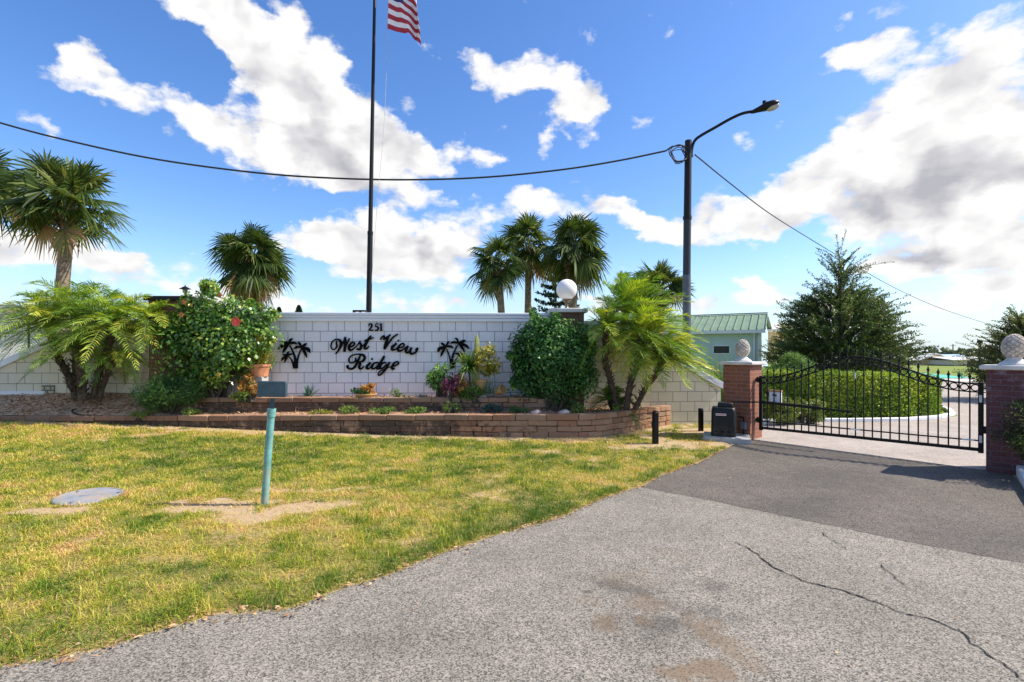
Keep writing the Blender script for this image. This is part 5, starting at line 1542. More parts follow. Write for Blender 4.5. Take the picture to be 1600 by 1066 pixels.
def hibiscus():
    Y = 10.12
    t, rg = bush('hibiscus_bush', 'large glossy green hibiscus bush with a red bloom beside the brick pillar', 'bush', 336, Y, .62, 2.35, 2.05, 1.25, 8200, .085, .058, HIB, 31, nc=52, csize=.33, shell=.42, vbase=.44, vspread=.19, hang=.35, cvar=.14)
    L = Leaves(); X0 = (336 - CX) / F * Y
    for (px, py, sx, sz) in ((330, 462, .22, .26), (328, 450, .08, .16), (355, 478, .3, .2), (402, 495, .28, .22), (300, 478, .18, .2), (410, 520, .2, .2), (322, 448, .05, .16), (420, 492, .14, .1), (388, 478, .08, .12)):
        p = W(px, py, Y)
        clumps(L, (p.x - X0, 0, p.z - .62), (sx, .2, sz), 8, 260, .075, .05, rg, vbase=.6, hang=.2)
    L.build('foliage', HIB, t)
    # blooms
    def bloom(px, py, dy, r, mat, nm):
        p = W(px, py, Y - dy) - Vector((X0, Y, .62))
        mb = MB()
        for k in range(5):
            a = 2 * PI * k / 5
            e1 = Vector((math.cos(a), -.25, math.sin(a))); s = Vector((-math.sin(a), 0, math.cos(a)))
            i0 = mb.vert(p); i1 = mb.vert(p + e1 * r * .6 + s * r * .45 + Vector((0, -.02, 0))); i2 = mb.vert(p + e1 * r + Vector((0, .02, 0)) + s * r * .15); i3 = mb.vert(p + e1 * r * .6 - s * r * .45 + Vector((0, -.03, 0)))
            mb.face((i0, i1, i2, i3))
        mb.tube([p, p + Vector((0.01, -r * .8, .01))], [r * .07, r * .10], 6)
        mb.build(nm, mat, t)
    bloom(370, 503, .62, .105, M['flower_red'], 'bloom')
    bloom(342, 585, .66, .05, simple('yellow petals', (.65, .42, .06), .5), 'bloom')
    for px, py in ((288, 472), (284, 492), (344, 462)):
        bloom(px, py, .35, .06, simple('orange old leaf', (.50, .20, .05), .6), 'wilted_leaf')
hibiscus()
NEED = leafmat('soft needle shrub', [(0, (0.028, 0.084, 0.028)), (0.5, (0.07, 0.168, 0.042)), (1, (0.182, 0.28, 0.07))], .3, .5, .3)
bush('low_shrub', 'low feathery dark green shrub at the foot of the hibiscus', 'shrub', 266, 9.82, .40, 1.45, .72, .8, 9000, .085, .010, NEED, 32, nc=46, csize=.34, shell=.35, hang=-.6, bottom=0)
def dark_shrub():
    t, rg = bush('dense_shrub', 'dense dark green shrub in front of the globe lamp pillar', 'bush', 864, 10.02, .40, 1.72, 1.86, .95, 13500, .068, .044, DKB, 33, nc=64, csize=.36, shell=.50, hang=.2, bottom=.05, cvar=.2)
    L = Leaves(); X0 = (864 - CX) / F * 10.02
    for (px, py, sx, sz) in ((840, 510, .2, .2), (820, 540, .2, .3), (862, 505, .15, .14), (812, 580, .16, .3), (905, 520, .2, .2), (833, 496, .07, .16), (868, 500, .06, .12), (850, 508, .1, .1), (800, 556, .10, .08), (803, 600, .10, .1), (925, 540, .10, .15), (922, 590, .12, .2)):
        p = W(px, py, 10.02)
        clumps(L, (p.x - X0, 0, p.z - .40), (sx, .2, sz), 8, 330, .062, .042, rg, vbase=.55, hang=.1)
    L.build('foliage', DKB, t)
dark_shrub()

YEL = leafmat('yellow green foliage', [(0, (0.07, 0.11, 0.02)), (.45, (0.20, 0.24, 0.04)), (.8, (0.42, 0.38, 0.06)), (1, (0.58, 0.48, 0.08))], .3, .4, .4)
RED = leafmat('crimson and purple foliage', [(0, (0.08, 0.02, 0.04)), (.5, (0.20, 0.05, 0.10)), (.8, (0.34, 0.12, 0.19)), (1, (0.45, 0.30, 0.12))], .3, .4, .4)
ORG = leafmat('orange croton foliage', [(0, (0.10, 0.09, 0.02)), (.4, (0.35, 0.22, 0.04)), (.8, (0.55, 0.22, 0.06)), (1, (0.55, 0.40, 0.10))], .3, .4, .4)
BLU = leafmat('blue green foliage', [(0, (0.03, 0.08, 0.06)), (.5, (0.10, 0.19, 0.15)), (1, (0.24, 0.34, 0.28))], .2, .5, .3)
GRN = leafmat('fresh green foliage', [(0, (0.0375, 0.1063, 0.0187)), (0.5, (0.1063, 0.2125, 0.0375)), (1, (0.275, 0.35, 0.075))], .3, .45, .35)
def blades(L, c, n, ln, wd, rg, lo=25, hi=85, curve=.25, spread=.03, vb=.5, vs=.2, tip=.1):
    az = rg.random(n) * 2 * PI; el = np.radians(lo + (hi - lo) * rg.random(n))
    D = np.stack([np.cos(az) * np.cos(el), np.sin(az) * np.cos(el), np.sin(el)], 1)
    l = ln * (.6 + .5 * rg.random(n))
    P0 = np.array(c) + spread * rg.normal(size=(n, 3)) * np.array([1, 1, .1])
    P1 = P0 + D * (l * .55)[:, None]; P2 = P0 + D * l[:, None] - np.array([0, 0, 1.]) * (l * curve * np.cos(el))[:, None]
    S = norm(np.cross(D, np.array([0, 0, 1.]) + .3 * rg.normal(size=(n, 3))))
    L.strip(P0, P1, P2, S, wd * .7, wd, wd * tip, np.clip(vb + vs * rg.normal(size=n), 0, 1))
def pot(parent, r, h, mat, z=0, x=0, y=0, flare=.75, name='pot'):
    return MB().lathe([(r * flare, 0), (r * .93, h * .8), (r, h * .82), (r, h), (r * .88, h), (r * .85, h * .85), (.002, h * .84)], (x, y, z), 20, cap=False).build(name, mat, parent)
def potted():
    rg = np.random.default_rng(77)
    H0 = .66
    # tall strappy plant in a terracotta pot on a stand
    Y = 10.2
    X = (405 - CX) / F * Y; t = thing('potted_plant', 'tall yellow green strappy plant in a terracotta pot beside the hibiscus', 'potted plant', (X, Y, 1.11))
    pot(t, .22, .25, M['terracotta'])
    L = Leaves(); blades(L, (0, 0, .2), 260, .62, .011, rg, 35, 88, .25, .07, .5); blades(L, (.02, 0, .35), 170, .62, .012, rg, 70, 90, .1, .06, .88, .1); clumps(L, (0, 0, .42), (.28, .25, .22), 14, 900, .07, .010, rg, hang=-.5, vbase=.35)
    L.build('foliage', YEL, t)
    st = thing('plant_stand', 'plain block stand under the tall potted plant', 'plant stand', (X, Y, H0 - .02))
    MB().box((0, 0, .235), (.26, .26, .47)).build('block', M['concrete'], st, bevel=.01)
    b, _ = bush('croton', 'orange and yellow croton below the tall terracotta pot', 'shrub', 393, 10.0, H0, .42, .5, .35, 620, .09, .032, ORG, 41, nc=14, vbase=.5, vspread=.3)
    b, _ = bush('fern', 'light green trailing fern at the edge of the upper terrace by the croton', 'fern', 382, 9.94, .66, .55, .16, .28, 420, .08, .02, GRN, 42, nc=12, vbase=.75, bottom=0)
    # agave
    X = (481 - CX) / F * 10.25; t = thing('agave', 'small spiky grey green agave at the foot of the white wall', 'agave', (X, 10.25, .64))
    L = Leaves(); blades(L, (0, 0, .02), 70, .30, .026, rg, 12, 88, .02, .02, .4, .2, .05); L.build('leaves', BLU, t)
    # shallow bowl with mixed plants
    X = (572 - CX) / F * 10.2; t = thing('planter_bowl', 'shallow orange clay bowl planted with green and yellow succulents below the lettering', 'planter', (X, 10.2, .645))
    pot(t, .22, .12, M['tan_pot'], flare=.7)
    L = Leaves(); clumps(L, (-.08, 0, .17), (.19, .16, .09), 10, 420, .06, .030, rg, vbase=.25); L.build('foliage', DKB, t)
    L = Leaves(); clumps(L, (.10, -.02, .19), (.17, .15, .10), 10, 380, .06, .028, rg, vbase=.72, vspread=.2); L.build('blossom', ORG, t)
    # plants along the terrace
    bush('weed_plant', 'thin leggy light green weed by the wall right of the clay bowl', 'weed', 626, 10.25, .64, .42, .24, .3, 160, .05, .022, GRN, 43, nc=10, vbase=.6, bottom=0)
    bush('weed_plant', 'tiny dark weed by the wall left of the croton group', 'weed', 660, 10.25, .64, .22, .12, .2, 60, .045, .02, DKB, 44, nc=6, bottom=0)
    # croton group on the right
    b, _ = bush('croton', 'upright green croton at the left of the potted plant group', 'shrub', 690, 10.2, .66, .62, .66, .45, 900, .085, .034, DKB, 45, nc=22, vbase=.7, bottom=.25, vspread=.22, hang=-.2)
    b, _ = bush('ti_plant', 'crimson and purple leafed plant in the potted group', 'shrub', 706, 10.02, .65, .42, .58, .3, 420, .11, .028, RED, 46, nc=14, vbase=.5, vspread=.28, hang=.3, bottom=.05)
    b, _ = bush('croton', 'orange red croton between the purple plant and the tall cactus', 'shrub', 721, 10.05, .65, .34, .50, .3, 380, .08, .03, ORG, 47, nc=12, vbase=.75, vspread=.2)
    X = (745 - CX) / F * 10.25; t = thing('cactus', 'tall ribbed pale yellow green columnar cactus against the wall', 'cactus', (X, 10.27, .64))
    def ribbed(x, y, z0, z1, r, nm, parent):
        mb = MB(); rows = []
        for j in range(13):
            v = j / 12; rr = r * (1 if v < .85 else math.sqrt(max(1 - ((v - .85) / .15) ** 2, 0.02)))
            rows.append([mb.vert((x + rr * (1 + .14 * math.cos(8 * a)) * math.cos(a), y + rr * (1 + .14 * math.cos(8 * a)) * math.sin(a), z0 + (z1 - z0) * v)) for a in [2 * PI * k / 32 for k in range(32)]])
        for a, b in zip(rows, rows[1:]):
            for k in range(32): mb.face((a[k], a[(k + 1) % 32], b[(k + 1) % 32], b[k]))
        mb.face(rows[-1])
        return mb.build(nm, simple('pale cactus', (0.34, 0.37, 0.12), .6, vary=.25, scale=12), parent, angle=60)
    ribbed(0, 0, 0, 1.34, .045, 'stem', t); ribbed(-.07, .0, .3, 1.02, .035, 'arm', t)
    X = (757 - CX) / F * 10.15; t = thing('potted_plant', 'round yellow green croton in a tan clay pot right of the cactus', 'potted plant', (X, 10.15, .66))
    pot(t, .125, .27, M['tan_pot'], z=.12, x=-.06, flare=.7); MB().box((-.06, 0, .06), (.2, .2, .12)).build('pot_foot', M['concrete'], t)
    L = Leaves(); clumps(L, (.02, 0, .74), (.23, .22, .32), 18, 620, .09, .042, rg, vbase=.68, vspread=.22); L.build('foliage', YEL, t)
    X = (733 - CX) / F * 10.12; t = thing('spiky_plant', 'dark spiky rosette plant behind the orange croton', 'plant', (X, 10.12, .66))
    MB().tube([(0, 0, 0), (.02, 0, .3), (0, 0, .62)], [.03, .025, .02], 8).build('stem', M['stem'], t)
    L = Leaves(); blades(L, (0, 0, .60), 120, .42, .030, rg, -20, 88, .35, .02, .35, .25); blades(L, (-.1, 0, .72), 26, .36, .035, rg, 20, 80, .3, .02, .95, .1); L.build('leaves', GRN, t)
    bush('ground_shrub', 'low bright green mounded plant below the tan clay pot', 'shrub', 742, 9.98, .64, .66, .28, .34, 1100, .055, .018, GRN, 48, nc=24, vbase=.5, bottom=0, hang=-.3)
    X = (768 - CX) / F * 10.08; t = thing('succulent', 'pale blue green wispy succulent right of the tan pot', 'succulent', (X, 10.08, .66))
    L = Leaves(); blades(L, (0, 0, .1), 60, .42, .013, rg, 20, 88, .1, .04, .7, .15); L.build('leaves', BLU, t)
    X = (776 - CX) / F * 10.1; t = thing('tipped_pot', 'tan clay pot lying on its side at the end of the potted group', 'pot', (X, 10.1, .80)); t.rotation_euler = (R(70), 0, R(50))
    pot(t, .10, .18, M['tan_pot'])
    # lower bed
    for i, (px, Y, w, h, mt, lab, nm, vb) in enumerate(((545, 9.72, .34, .17, GRN, 'bright green weed tuft in the lower bed left of centre', 'weed_tuft', .7), (598, 9.72, .6, .15, GRN, 'wide low green weed patch in the lower bed below the clay bowl', 'weed_tuft', .55),
            (652, 9.70, .5, .15, GRN, 'green weed patch in the lower bed below the purple plant', 'weed_tuft', .6), (705, 9.74, .42, .22, GRN, 'taller fresh green weed tuft in the lower bed below the croton', 'weed_tuft', .6),
            (768, 9.74, .5, .17, BLU, 'blue green creeping plant in the lower bed below the cactus', 'creeping_plant', .2), (810, 9.7, .45, .13, DKB, 'dark green creeping plant near the pale stone', 'creeping_plant', .5),
            (903, 9.62, .26, .22, GRN, 'bright weed tuft in the bed between pale stone and palm trunks', 'weed_tuft', .8), (222, 9.66, .42, .13, GRN, 'light green weed at the foot of the low feathery shrub', 'weed_tuft', .8), (298, 9.68, .32, .15, GRN, 'light green weed beside the left end of the upper terrace wall', 'weed_tuft', .8),
            (500, 9.75, .5, .10, YEL, 'sparse yellowish weed patch in the lower bed behind the teal post', 'weed_tuft', .5))):
        X = (px - CX) / F * Y
        bush(nm, lab, 'weed' if nm == 'weed_tuft' else 'plant', px, Y, float(bed_h(X, Y)) - .02, w, h, .3, int(900 * w), .06, .012 if i % 2 else .02, mt, 60 + i, nc=16, vbase=vb, bottom=0, hang=-.4, group='weeds in the lower bed')
    X = (962 - CX) / F * 10.3; t = thing('palm_seedling', 'dark green young feather palm between the leaning trunks and the wall', 'palm', (X + .05, 10.32, .40))
    L = Leaves(); ra = MB(); feather_fronds(L, ra, np.array([0, 0, .05]), 12, .75, rg, lo=25, hi=80, leaf=.17, vb=.1); ra.build('rachis', M['stem'], t); L.build('fronds', DATE, t)
potted()
# ------------------------------------------------------------------ behind the wall
def norfolk(px, top_py, Y, h_base, wid, label, tiers=13):
    if Y > 50: tiers = 34
    X = (px - CX) / F * Y; top = px_h(top_py, Y)
    z0 = float(ground_h(X, Y))
    t = thing('star_pine' if Y < 50 else 'conifer', label, 'conifer', (X, Y, z0)); H = top - z0
    MB().tube([(0, 0, 0), (0, 0, H * .6), (0, 0, H)], [.14, .09, .01], 8).build('trunk', M['bark'], t)
    rg = np.random.default_rng(5); L = Leaves()
    for k in range(tiers):
        v = k / (tiers - 1); z = H * (.18 + .80 * v); r = wid * (1 - v) ** .8 + .10
        nb = 7
        for j in range(nb):
            a = 2 * PI * j / nb + k * .5
            d = np.array([math.cos(a), math.sin(a), 0])
            m = 90; s = rg.random(m)
            c = np.array([0, 0, z]) + d[None] * (r * s)[:, None] + np.array([0, 0, 1.])[None] * (.28 * r * s ** 2 - .10 * r * s)[:, None]
            D = norm(rg.normal(size=(m, 3)) + 1.0 * d[None] + np.array([0, 0, .3])[None])
            L.rhomb(c, D, rg.normal(size=(m, 3)), .20 * (1.1 - .4 * s), .07, .2, .2 + .25 * rg.random(m))
    L.build('crown', leafmat('star pine needles', [(0, (0.012, 0.03, 0.018)), (.5, (0.03, 0.06, 0.032)), (1, (0.06, 0.10, 0.05))], .15, .5, .3), t)
norfolk(868, 408, 27.0, 0, 2.2, 'star pine with flat tiers of branches behind the globe lamp')
norfolk(467, 477, 60.0, 0, 1.5, 'pointed dark conifer tip far behind the wall left of the flagpole, larger of two')
norfolk(436, 480, 60.0, 0, 1.2, 'pointed dark conifer tip far behind the wall near the hibiscus, smaller of two')

def side_mat(name, c, pitch):
    m, t, p = mat_new(name)
    oc = t.new('ShaderNodeTexCoord').outputs['Object']
    z = t.xyz(oc)[2]
    fr = t.math('FRACT', t.math('MULTIPLY', z, 1 / pitch))
    n = t.noise(oc, 3, 4, .6)
    t.l.new(t.ramp(n, [(.3, tuple(x * .92 for x in c)), (.7, tuple(min(1, x * 1.06) for x in c))]), p.inputs['Base Color'])
    p.inputs['Roughness'].default_value = .6
    bump(t, p, fr, .9, .03)
    return m
M['teal_siding'] = side_mat('pale teal lap siding', (0.54, 0.69, 0.78), .11)
M['tan_wall'] = simple('tan stucco', (0.78, 0.57, 0.35), .9, vary=.1, scale=2)
M['green_roof'] = simple('green metal roof', (0.20, 0.28, 0.18), .5, spec=.3, vary=.15, scale=1.5)
M['blue_roof'] = simple('pale blue metal roof', (0.35, 0.50, 0.70), .5, vary=.1)
M['pale_roof'] = simple('pale metal roof', (0.70, 0.68, 0.64), .6, vary=.08)
def teal_house():
    Y = 25.0
    x1 = (1189 - CX) / F * Y; x0 = x1 - 9.0; D = 7.0
    TH = R(-30); t = thing('teal_house', 'pale teal sided house with a green ribbed metal roof behind the gate pillar', 'house', (x1 - 4.5 * math.cos(TH), Y - 4.5 * math.sin(TH), 0), TH)
    w = x1 - x0; eave = px_h(516, Y)
    MB().box((0, D / 2, eave / 2), (w, D, eave)).build('wall', M['teal_siding'], t)
    rz = px_h(490.5, Y + 2.25); run = 2.6
    rf = MB()
    ov = .22
    a = Vector((-w / 2 - ov, -.30, eave + .02)); b = Vector((w / 2 + ov, -.30, eave + .02)); c = Vector((w / 2 + ov - .05, run, rz)); d = Vector((-w / 2 - ov, run, rz))
    e = Vector((w / 2 + ov, D + .3, eave + .3)); f = Vector((-w / 2 - ov, D + .3, eave + .3))
    ids = [rf.vert(p) for p in (a, b, c, d, e, f)]
    up = Vector((0, 0, .05)); ids2 = [rf.vert(p - up) for p in (a, b, c, d, e, f)]
    A, B_, C_, D_, E_, F_ = ids; A2, B2, C2, D2, E2, F2 = ids2
    for q in ((A, B_, C_, D_), (D_, C_, E_, F_), (B2, A2, D2, C2), (C2, D2, F2, E2), (A2, B2, B_, A), (B2, C2, C_, B_), (C2, E2, E_, C_), (D2, A2, A, D_), (F2, D2, D_, F_), (E2, F2, F_, E_)): rf.face(q)
    n = 26
    for k in range(n + 1):
        u = k / n
        p0 = a.lerp(b, u) + Vector((0, 0, .03)); p1 = d.lerp(c, u) + Vector((0, 0, .03))
        rf.bar(p0, p1, .035, .06)
    roof = rf.build('roof', M['green_roof'], t, smooth=False)
    MB().bar(d + Vector((0, 0, .05)), c + Vector((0, 0, .05)), .2, .05).build('ridge_cap', M['green_roof'], roof)
    MB().box((0, -.34, eave - .07), (w + 2 * ov, .10, .16)).build('gutter', M['white_metal'], t)
    gb = MB(); gi = [gb.vert(p) for p in ((w / 2 + .002, 0, eave), (w / 2 + .002, D, eave), (w / 2 + .002, run, rz - .08))]; gb.face(gi); gb.build('gable', M['teal_siding'], t, smooth=False)
    MB().box((w / 2 - .05, -.012, eave / 2 - .08), (.16, .05, eave - .16)).build('corner_trim', M['white_paint'], t)
    MB().tube([(w / 2 - .30, -.34, eave - .1), (w / 2 - .30, -.08, eave - .4), (w / 2 - .30, -.08, .1)], .045, 8).build('downspout', M['white_metal'], t)
    wx = w / 2 - 1.84; wz = px_h(546.5, 25.92)
    f = MB(); W2, H2 = .80, .42
    for (cx_, cz_, sx, sz) in ((0, H2 / 2, W2, .05), (0, -H2 / 2, W2, .05), (-W2 / 2, 0, .05, H2), (W2 / 2, 0, .05, H2)): f.box((wx + cx_, -.02, wz + cz_), (sx, .06, sz))
    fo = f.build('window', M['white_paint'], t)
    MB().box((wx, -.012, wz), (W2 - .05, .02, H2 - .05)).build('pane', M['glass_dark'], fo)
teal_house()
def simple_house(px0, px1, Y, eave_py, ridge_py, base_py, wallm, roofm, label, gable_right=True, windows=(), name='house', depth=9.0, gable_w=.3, door=None):
    x0, x1 = (px0 - CX) / F * Y, (px1 - CX) / F * Y
    zb, ze, zr = px_h(base_py, Y), px_h(eave_py, Y), px_h(ridge_py, Y + depth / 2)
    w = x1 - x0
    t = thing(name, label, 'house', ((x0 + x1) / 2, Y, zb))
    H = ze - zb
    MB().box((0, depth / 2, H / 2), (w, depth, H)).build('wall', wallm, t)
    # roof: ridge along x
    rf = MB(); o = .5; rh = max(zr - zb, H + .4)
    P = [(-w / 2 - o, -o, H), (w / 2 + o, -o, H), (w / 2 + o, depth / 2, rh), (-w / 2 - o, depth / 2, rh), (w / 2 + o, depth + o, H), (-w / 2 - o, depth + o, H)]
    i = [rf.vert((p[0], p[1], p[2] + .12)) for p in P]; j = [rf.vert(p) for p in P]
    for q in ((0, 1, 2, 3), (3, 2, 4, 5)): rf.face([i[k] for k in q]); rf.face([j[k] for k in q][::-1])
    for a, b in ((0, 1), (1, 2), (2, 4), (4, 5), (5, 3), (3, 0)): rf.face((j[a], j[b], i[b], i[a]))
    rf.build('roof', roofm, t, smooth=False)
    for (u, v, ww, hh) in windows:
        f = MB().box((-w / 2 + u * w, -.02, H * v), (ww + .16, .06, hh + .16)).build('window', M['white_paint'], t)
        MB().box((-w / 2 + u * w, -.05, H * v), (ww, .03, hh)).build('pane', M['glass_dark'], f)
    if door: MB().box((-w / 2 + door * w, -.03, 1.05), (.95, .08, 2.1)).build('door', M['glass_dark'], t)
    return t, w, H
t, w, H = simple_house(1362, 1466, 96, 563.5, 557.0, 571.5, M['tan_wall'], M['pale_roof'], 'long tan house with a pale roof across the green field, nearest the hedge', windows=((.28, .55, 1.3, 1.0), (.38, .55, 1.3, 1.0), (.50, .55, 1.3, 1.0)), door=.66)
g = MB(); gx = w / 2 * .62; gw = 6.5
g.prism([(gx - gw / 2, 0), (gx + gw / 2, 0), (gx + gw / 2, H), (gx, H + 1.25), (gx - gw / 2, H)], -2.2, -.02); g.build('gable_wing', M['tan_wall'], t)
r = MB()
for s in (-1, 1): r.bar((gx + s * (gw / 2 + .4) , -1.3, H - .02), (gx, -1.3, H + 1.34), 2.9, .12)
r.build('wing_roof', M['pale_roof'], t)
for u in (-.9, .9): MB().box((gx + u, -2.23, H * .6), (.9, .06, 1.1)).build('window', M['glass_dark'], t)
simple_house(1491, 1556, 88, 563.5, 558.5, 571, simple('cream stucco', (0.66, 0.56, 0.44), .9, vary=.08), M['pale_roof'], 'cream bungalow with a wide glazed porch across the field beside the light pole', windows=((.40, .5, 1.4, 1.5), (.62, .5, 1.6, 1.6), (.85, .5, 1.2, 1.6)))
simple_house(1420, 1520, 118, 561, 554.5, 568, M['white_paint'], M['blue_roof'], 'far house with a pale blue roof half hidden behind the tan house')
simple_house(1345, 1400, 125, 560, 555, 568, M['shed_white'], M['pale_roof'], 'far white house showing left of the tan house')
simple_house(1192.5, 1250, 31, 518, 508, 566, M['tan_wall'], M['pale_roof'], 'tan house corner squeezed between the teal house and the shrubs', depth=6)

def treeline():
    rg = np.random.default_rng(9); L = Leaves()
    for x in np.arange(-330, 420, 5.0):
        hgt = 1.6 + 2.6 * fbm(x, 0, .03, 7) + .8 * rg.random()
        if abs(x - 160) < 8: hgt += 2.0
        clumps(L, (x, 200 + 12 * rg.random(), -1 + hgt / 2), (4.5, 5, hgt / 2), 9, 90, 2.2, 1.6, rg, csize=.5)
    tag(L.build('far_woods', leafmat('far woodland', [(0, (0.06, 0.085, 0.045)), (.6, (0.10, 0.13, 0.06)), (1, (0.17, 0.18, 0.08))], .2, .6, .2)), kind='stuff')
treeline()
def far_bits():
    for (px, tp, Y, lab) in ((1461, 541, 150, 'thin distant utility pole above the tan house roof'), (1489, 538, 150, 'thin distant utility pole left of the cream bungalow')):
        X = (px - CX) / F * Y; t = thing('utility_pole', lab, 'utility pole', (X, Y, -.9), 0, 'distant utility poles')
        h = px_h(tp, Y) + .9
        MB().tube([(0, 0, 0), (0, 0, h)], .14, 8).build('pole', M['bark'], t); MB().box((0, 0, h - .35), (1.6, .12, .12)).build('crossarm', M['bark'], t)
    p = G(1531, 598); t = thing('light_pole', 'thin dark light pole on the field edge beside the stained gate pillar', 'light pole', p)
    h = px_h(536, p.y)
    MB().tube([(0, 0, 0), (0, 0, h)], [.07, .05], 10).build('pole', M['dark_steel'], t); MB().lathe([(.06, -.05), (.12, 0), (.12, .12), (.05, .18)], (0, 0, h), 10).build('lamp_head', M['dark_steel'], t)
    p = G(1500, 592); p.z = float(ground_h(p.x, p.y)); t = thing('field_sign', 'small green sign board standing low on the far lawn', 'sign', p)
    MB().box((0, 0, .25), (.30, .04, .22)).build('board', simple('green sign', (.05, .22, .08), .5), t); MB().bar((-.1, 0, 0), (-.1, 0, .14), .03).bar((.1, 0, 0), (.1, 0, .14), .03).build('legs', M['bark'], t)
    # painted court behind the hedge
    sc = simple('teal court paint', (0.06, 0.42, 0.34), .8, vary=.1, scale=2)
    sheet('court', [(17.5, 31), (29, 31), (33, 41), (21.5, 41)], .012, sc)
    sheet('court', [(27.0, 23.6), (36, 29.0), (36, 24.0), (29, 20)], .012, simple('pale teal court paint', (0.30, 0.62, 0.62), .8, vary=.1, scale=2))
far_bits()

# ------------------------------------------------------------------ trees on the right
def shoot_tree(name, label, px, Y, base_py, top_py, rx, seed, nsh, leafmt, leaf=.085, wid=.024, per=34, wisp=1.0, group=None, zmin=.14, cat='tree', ry=None, offs=0.0, VEXP=1.35, rnd=False):
    rg = np.random.default_rng(seed)
    X = (px - CX) / F * Y; zb = float(ground_h(X, Y)); H = px_h(top_py, Y) - zb
    t = thing(name, label, cat, (X, Y, zb), 0, group)
    tr = MB()
    tr.tube([(0, 0, -.1), (.05, 0, H * .35), (0.02, 0, H * .8)], [.13, .09, .03], 10)
    L = Leaves(); tw = MB()
    ry = ry or rx
    for k in range(nsh):
        v = rg.random() ** VEXP                                  # height share
        z = H * (zmin + (.93 - zmin) * v)
        # envelope: widest at one third, drawn out to a ragged point
        env = (math.sin(PI * min(max((v * .9 + .13), 0), 1)) ** .8) * (1 - .62 * v)
        if rnd:
            if k % 17 == 0: v = .6 + .4 * rg.random(); env = .42 * (1.02 - v) ** .8 + .03; z = H * (zmin + (.95 - zmin) * v)
            else: v = .02 + .66 * rg.random(); env = math.sqrt(max(1 - ((v - .32) / .42) ** 2, .02)); z = H * (zmin + (.93 - zmin) * v)
        az = rg.random() * 2 * PI; rr = math.sqrt(rg.random())
        env *= .66 + .62 * float(vnoise(math.cos(az) * 1.3 + 5, math.sin(az) * 1.3 + v * 5, 1.0, seed))
        s = np.array([math.cos(az) * rx * env * rr * .82 + offs * v, math.sin(az) * ry * env * rr * .82, z * (1 - .10 * rr)])
        d = np.array([math.cos(az) * (.35 + rr), math.sin(az) * (.35 + rr), .35 + .9 * v + .25 * rg.normal()]); d += .3 * rg.normal(size=3); d /= np.linalg.norm(d)
        ln = (.35 + .5 * rg.random()) * wisp * (1.0 + .5 * v) * rx / 2.2 * 1.15
        if k % 14 == 0: ln *= 1.45
        u = np.linspace(0.05, 1, per)
        P = s[None] + d[None] * (ln * u)[:, None] + np.array([0, 0, -1.])[None] * (ln * .22 * u ** 2)[:, None]
        T = np.broadcast_to(d, P.shape); S = norm(np.cross(T, rg.normal(size=3)[None]))
        sg = np.where(np.arange(per) % 2, 1., -1.)[:, None]
        D = norm(T * .8 + S * sg * .9 + .45 * rg.normal(size=P.shape))
        L.rhomb(P, D, np.array([[0, 0, 1.]]) + .8 * rg.normal(size=P.shape), leaf * (1.1 - .4 * u) * (.7 + .6 * rg.random(per)), wid, .15, np.clip(.42 + .18 * rg.normal() + .16 * rg.normal(size=per) + .10 * v, 0, 1))
        tw.tube([tuple(s), tuple(P[per // 2]), tuple(P[-1])], [.010, .007, .003], 4, cap=False)
        if k % 26 == 0: tr.tube([(0.02, 0, max(z * .55, H * .1)), tuple(s * np.array([.5, .5, .82])), tuple(s)], [.035, .025, .012], 6, cap=False)
    trunk = tr.build('trunk', M['bark'], t); tw.build('twigs', M['bark'], trunk)
    L.build('crown', leafmt, t)
TREE = leafmat('fine dark tree foliage', [(0, (0.022, 0.048, 0.014)), (0.5, (0.065, 0.118, 0.030)), (0.85, (0.15, 0.20, 0.05)), (1, (0.26, 0.28, 0.08))], .28, .5, .3)
TREE2 = leafmat('olive tree foliage', [(0, (0.039, 0.065, 0.0234)), (0.5, (0.104, 0.143, 0.039)), (1, (0.26, 0.273, 0.078))], .3, .5, .3)
shoot_tree('feathery_tree', 'tall wispy dark green tree rising behind the hedge', 1312, 18.5, 580, 386, 2.05, 51, 1500, TREE, .12, .040, 34, 1.0, VEXP=1.9, rnd=True)
shoot_tree('olive_tree', 'olive green tree at the right edge behind the stained pillar', 1598, 16.5, 600, 490, 1.65, 52, 760, TREE2, .09, .035, 34, 1.0, zmin=.10)
shoot_tree('olive_tree', 'dark tree cut off by the right edge above the bush', 1690, 15.5, 600, 470, 1.5, 53, 420, TREE2, .09, .035, 34, 1.0, zmin=.10)
shoot_tree('yellow_tree', 'yellow green leafy tree between the tan house and the tall wispy tree', 1232, 24, 600, 503, 1.5, 54, 420, leafmat('yellow tree foliage', [(0, (0.06, 0.085, 0.02)), (.5, (0.16, 0.19, 0.04)), (1, (0.33, 0.30, 0.07))], .3, .5, .3), .11, .04, 30, .9, zmin=.08)
shoot_tree('olive_tree', 'bright olive tree low behind the right side of the hedge', 1372, 21, 600, 508, 1.25, 55, 420, leafmat('bright olive foliage', [(0, (0.05, 0.085, 0.02)), (.5, (0.13, 0.17, 0.04)), (1, (0.28, 0.28, 0.07))], .3, .5, .3), .10, .04, 30, .9, zmin=.06)
bush('round_shrub', 'round bright green juniper shrub behind the gate left of the hedge', 'shrub', 1235, 14.0, 0, 1.35, 1.62, 1.3, 9000, .10, .022, NEED, 34, nc=60, csize=.26, shell=.6, hang=-.5, vbase=.75, bottom=.05)
LOWB = leafmat('light hedge leaf', [(0, (0.04, 0.085, 0.015)), (.5, (0.10, 0.165, 0.03)), (1, (0.26, 0.29, 0.06))], .3, .4, .4)
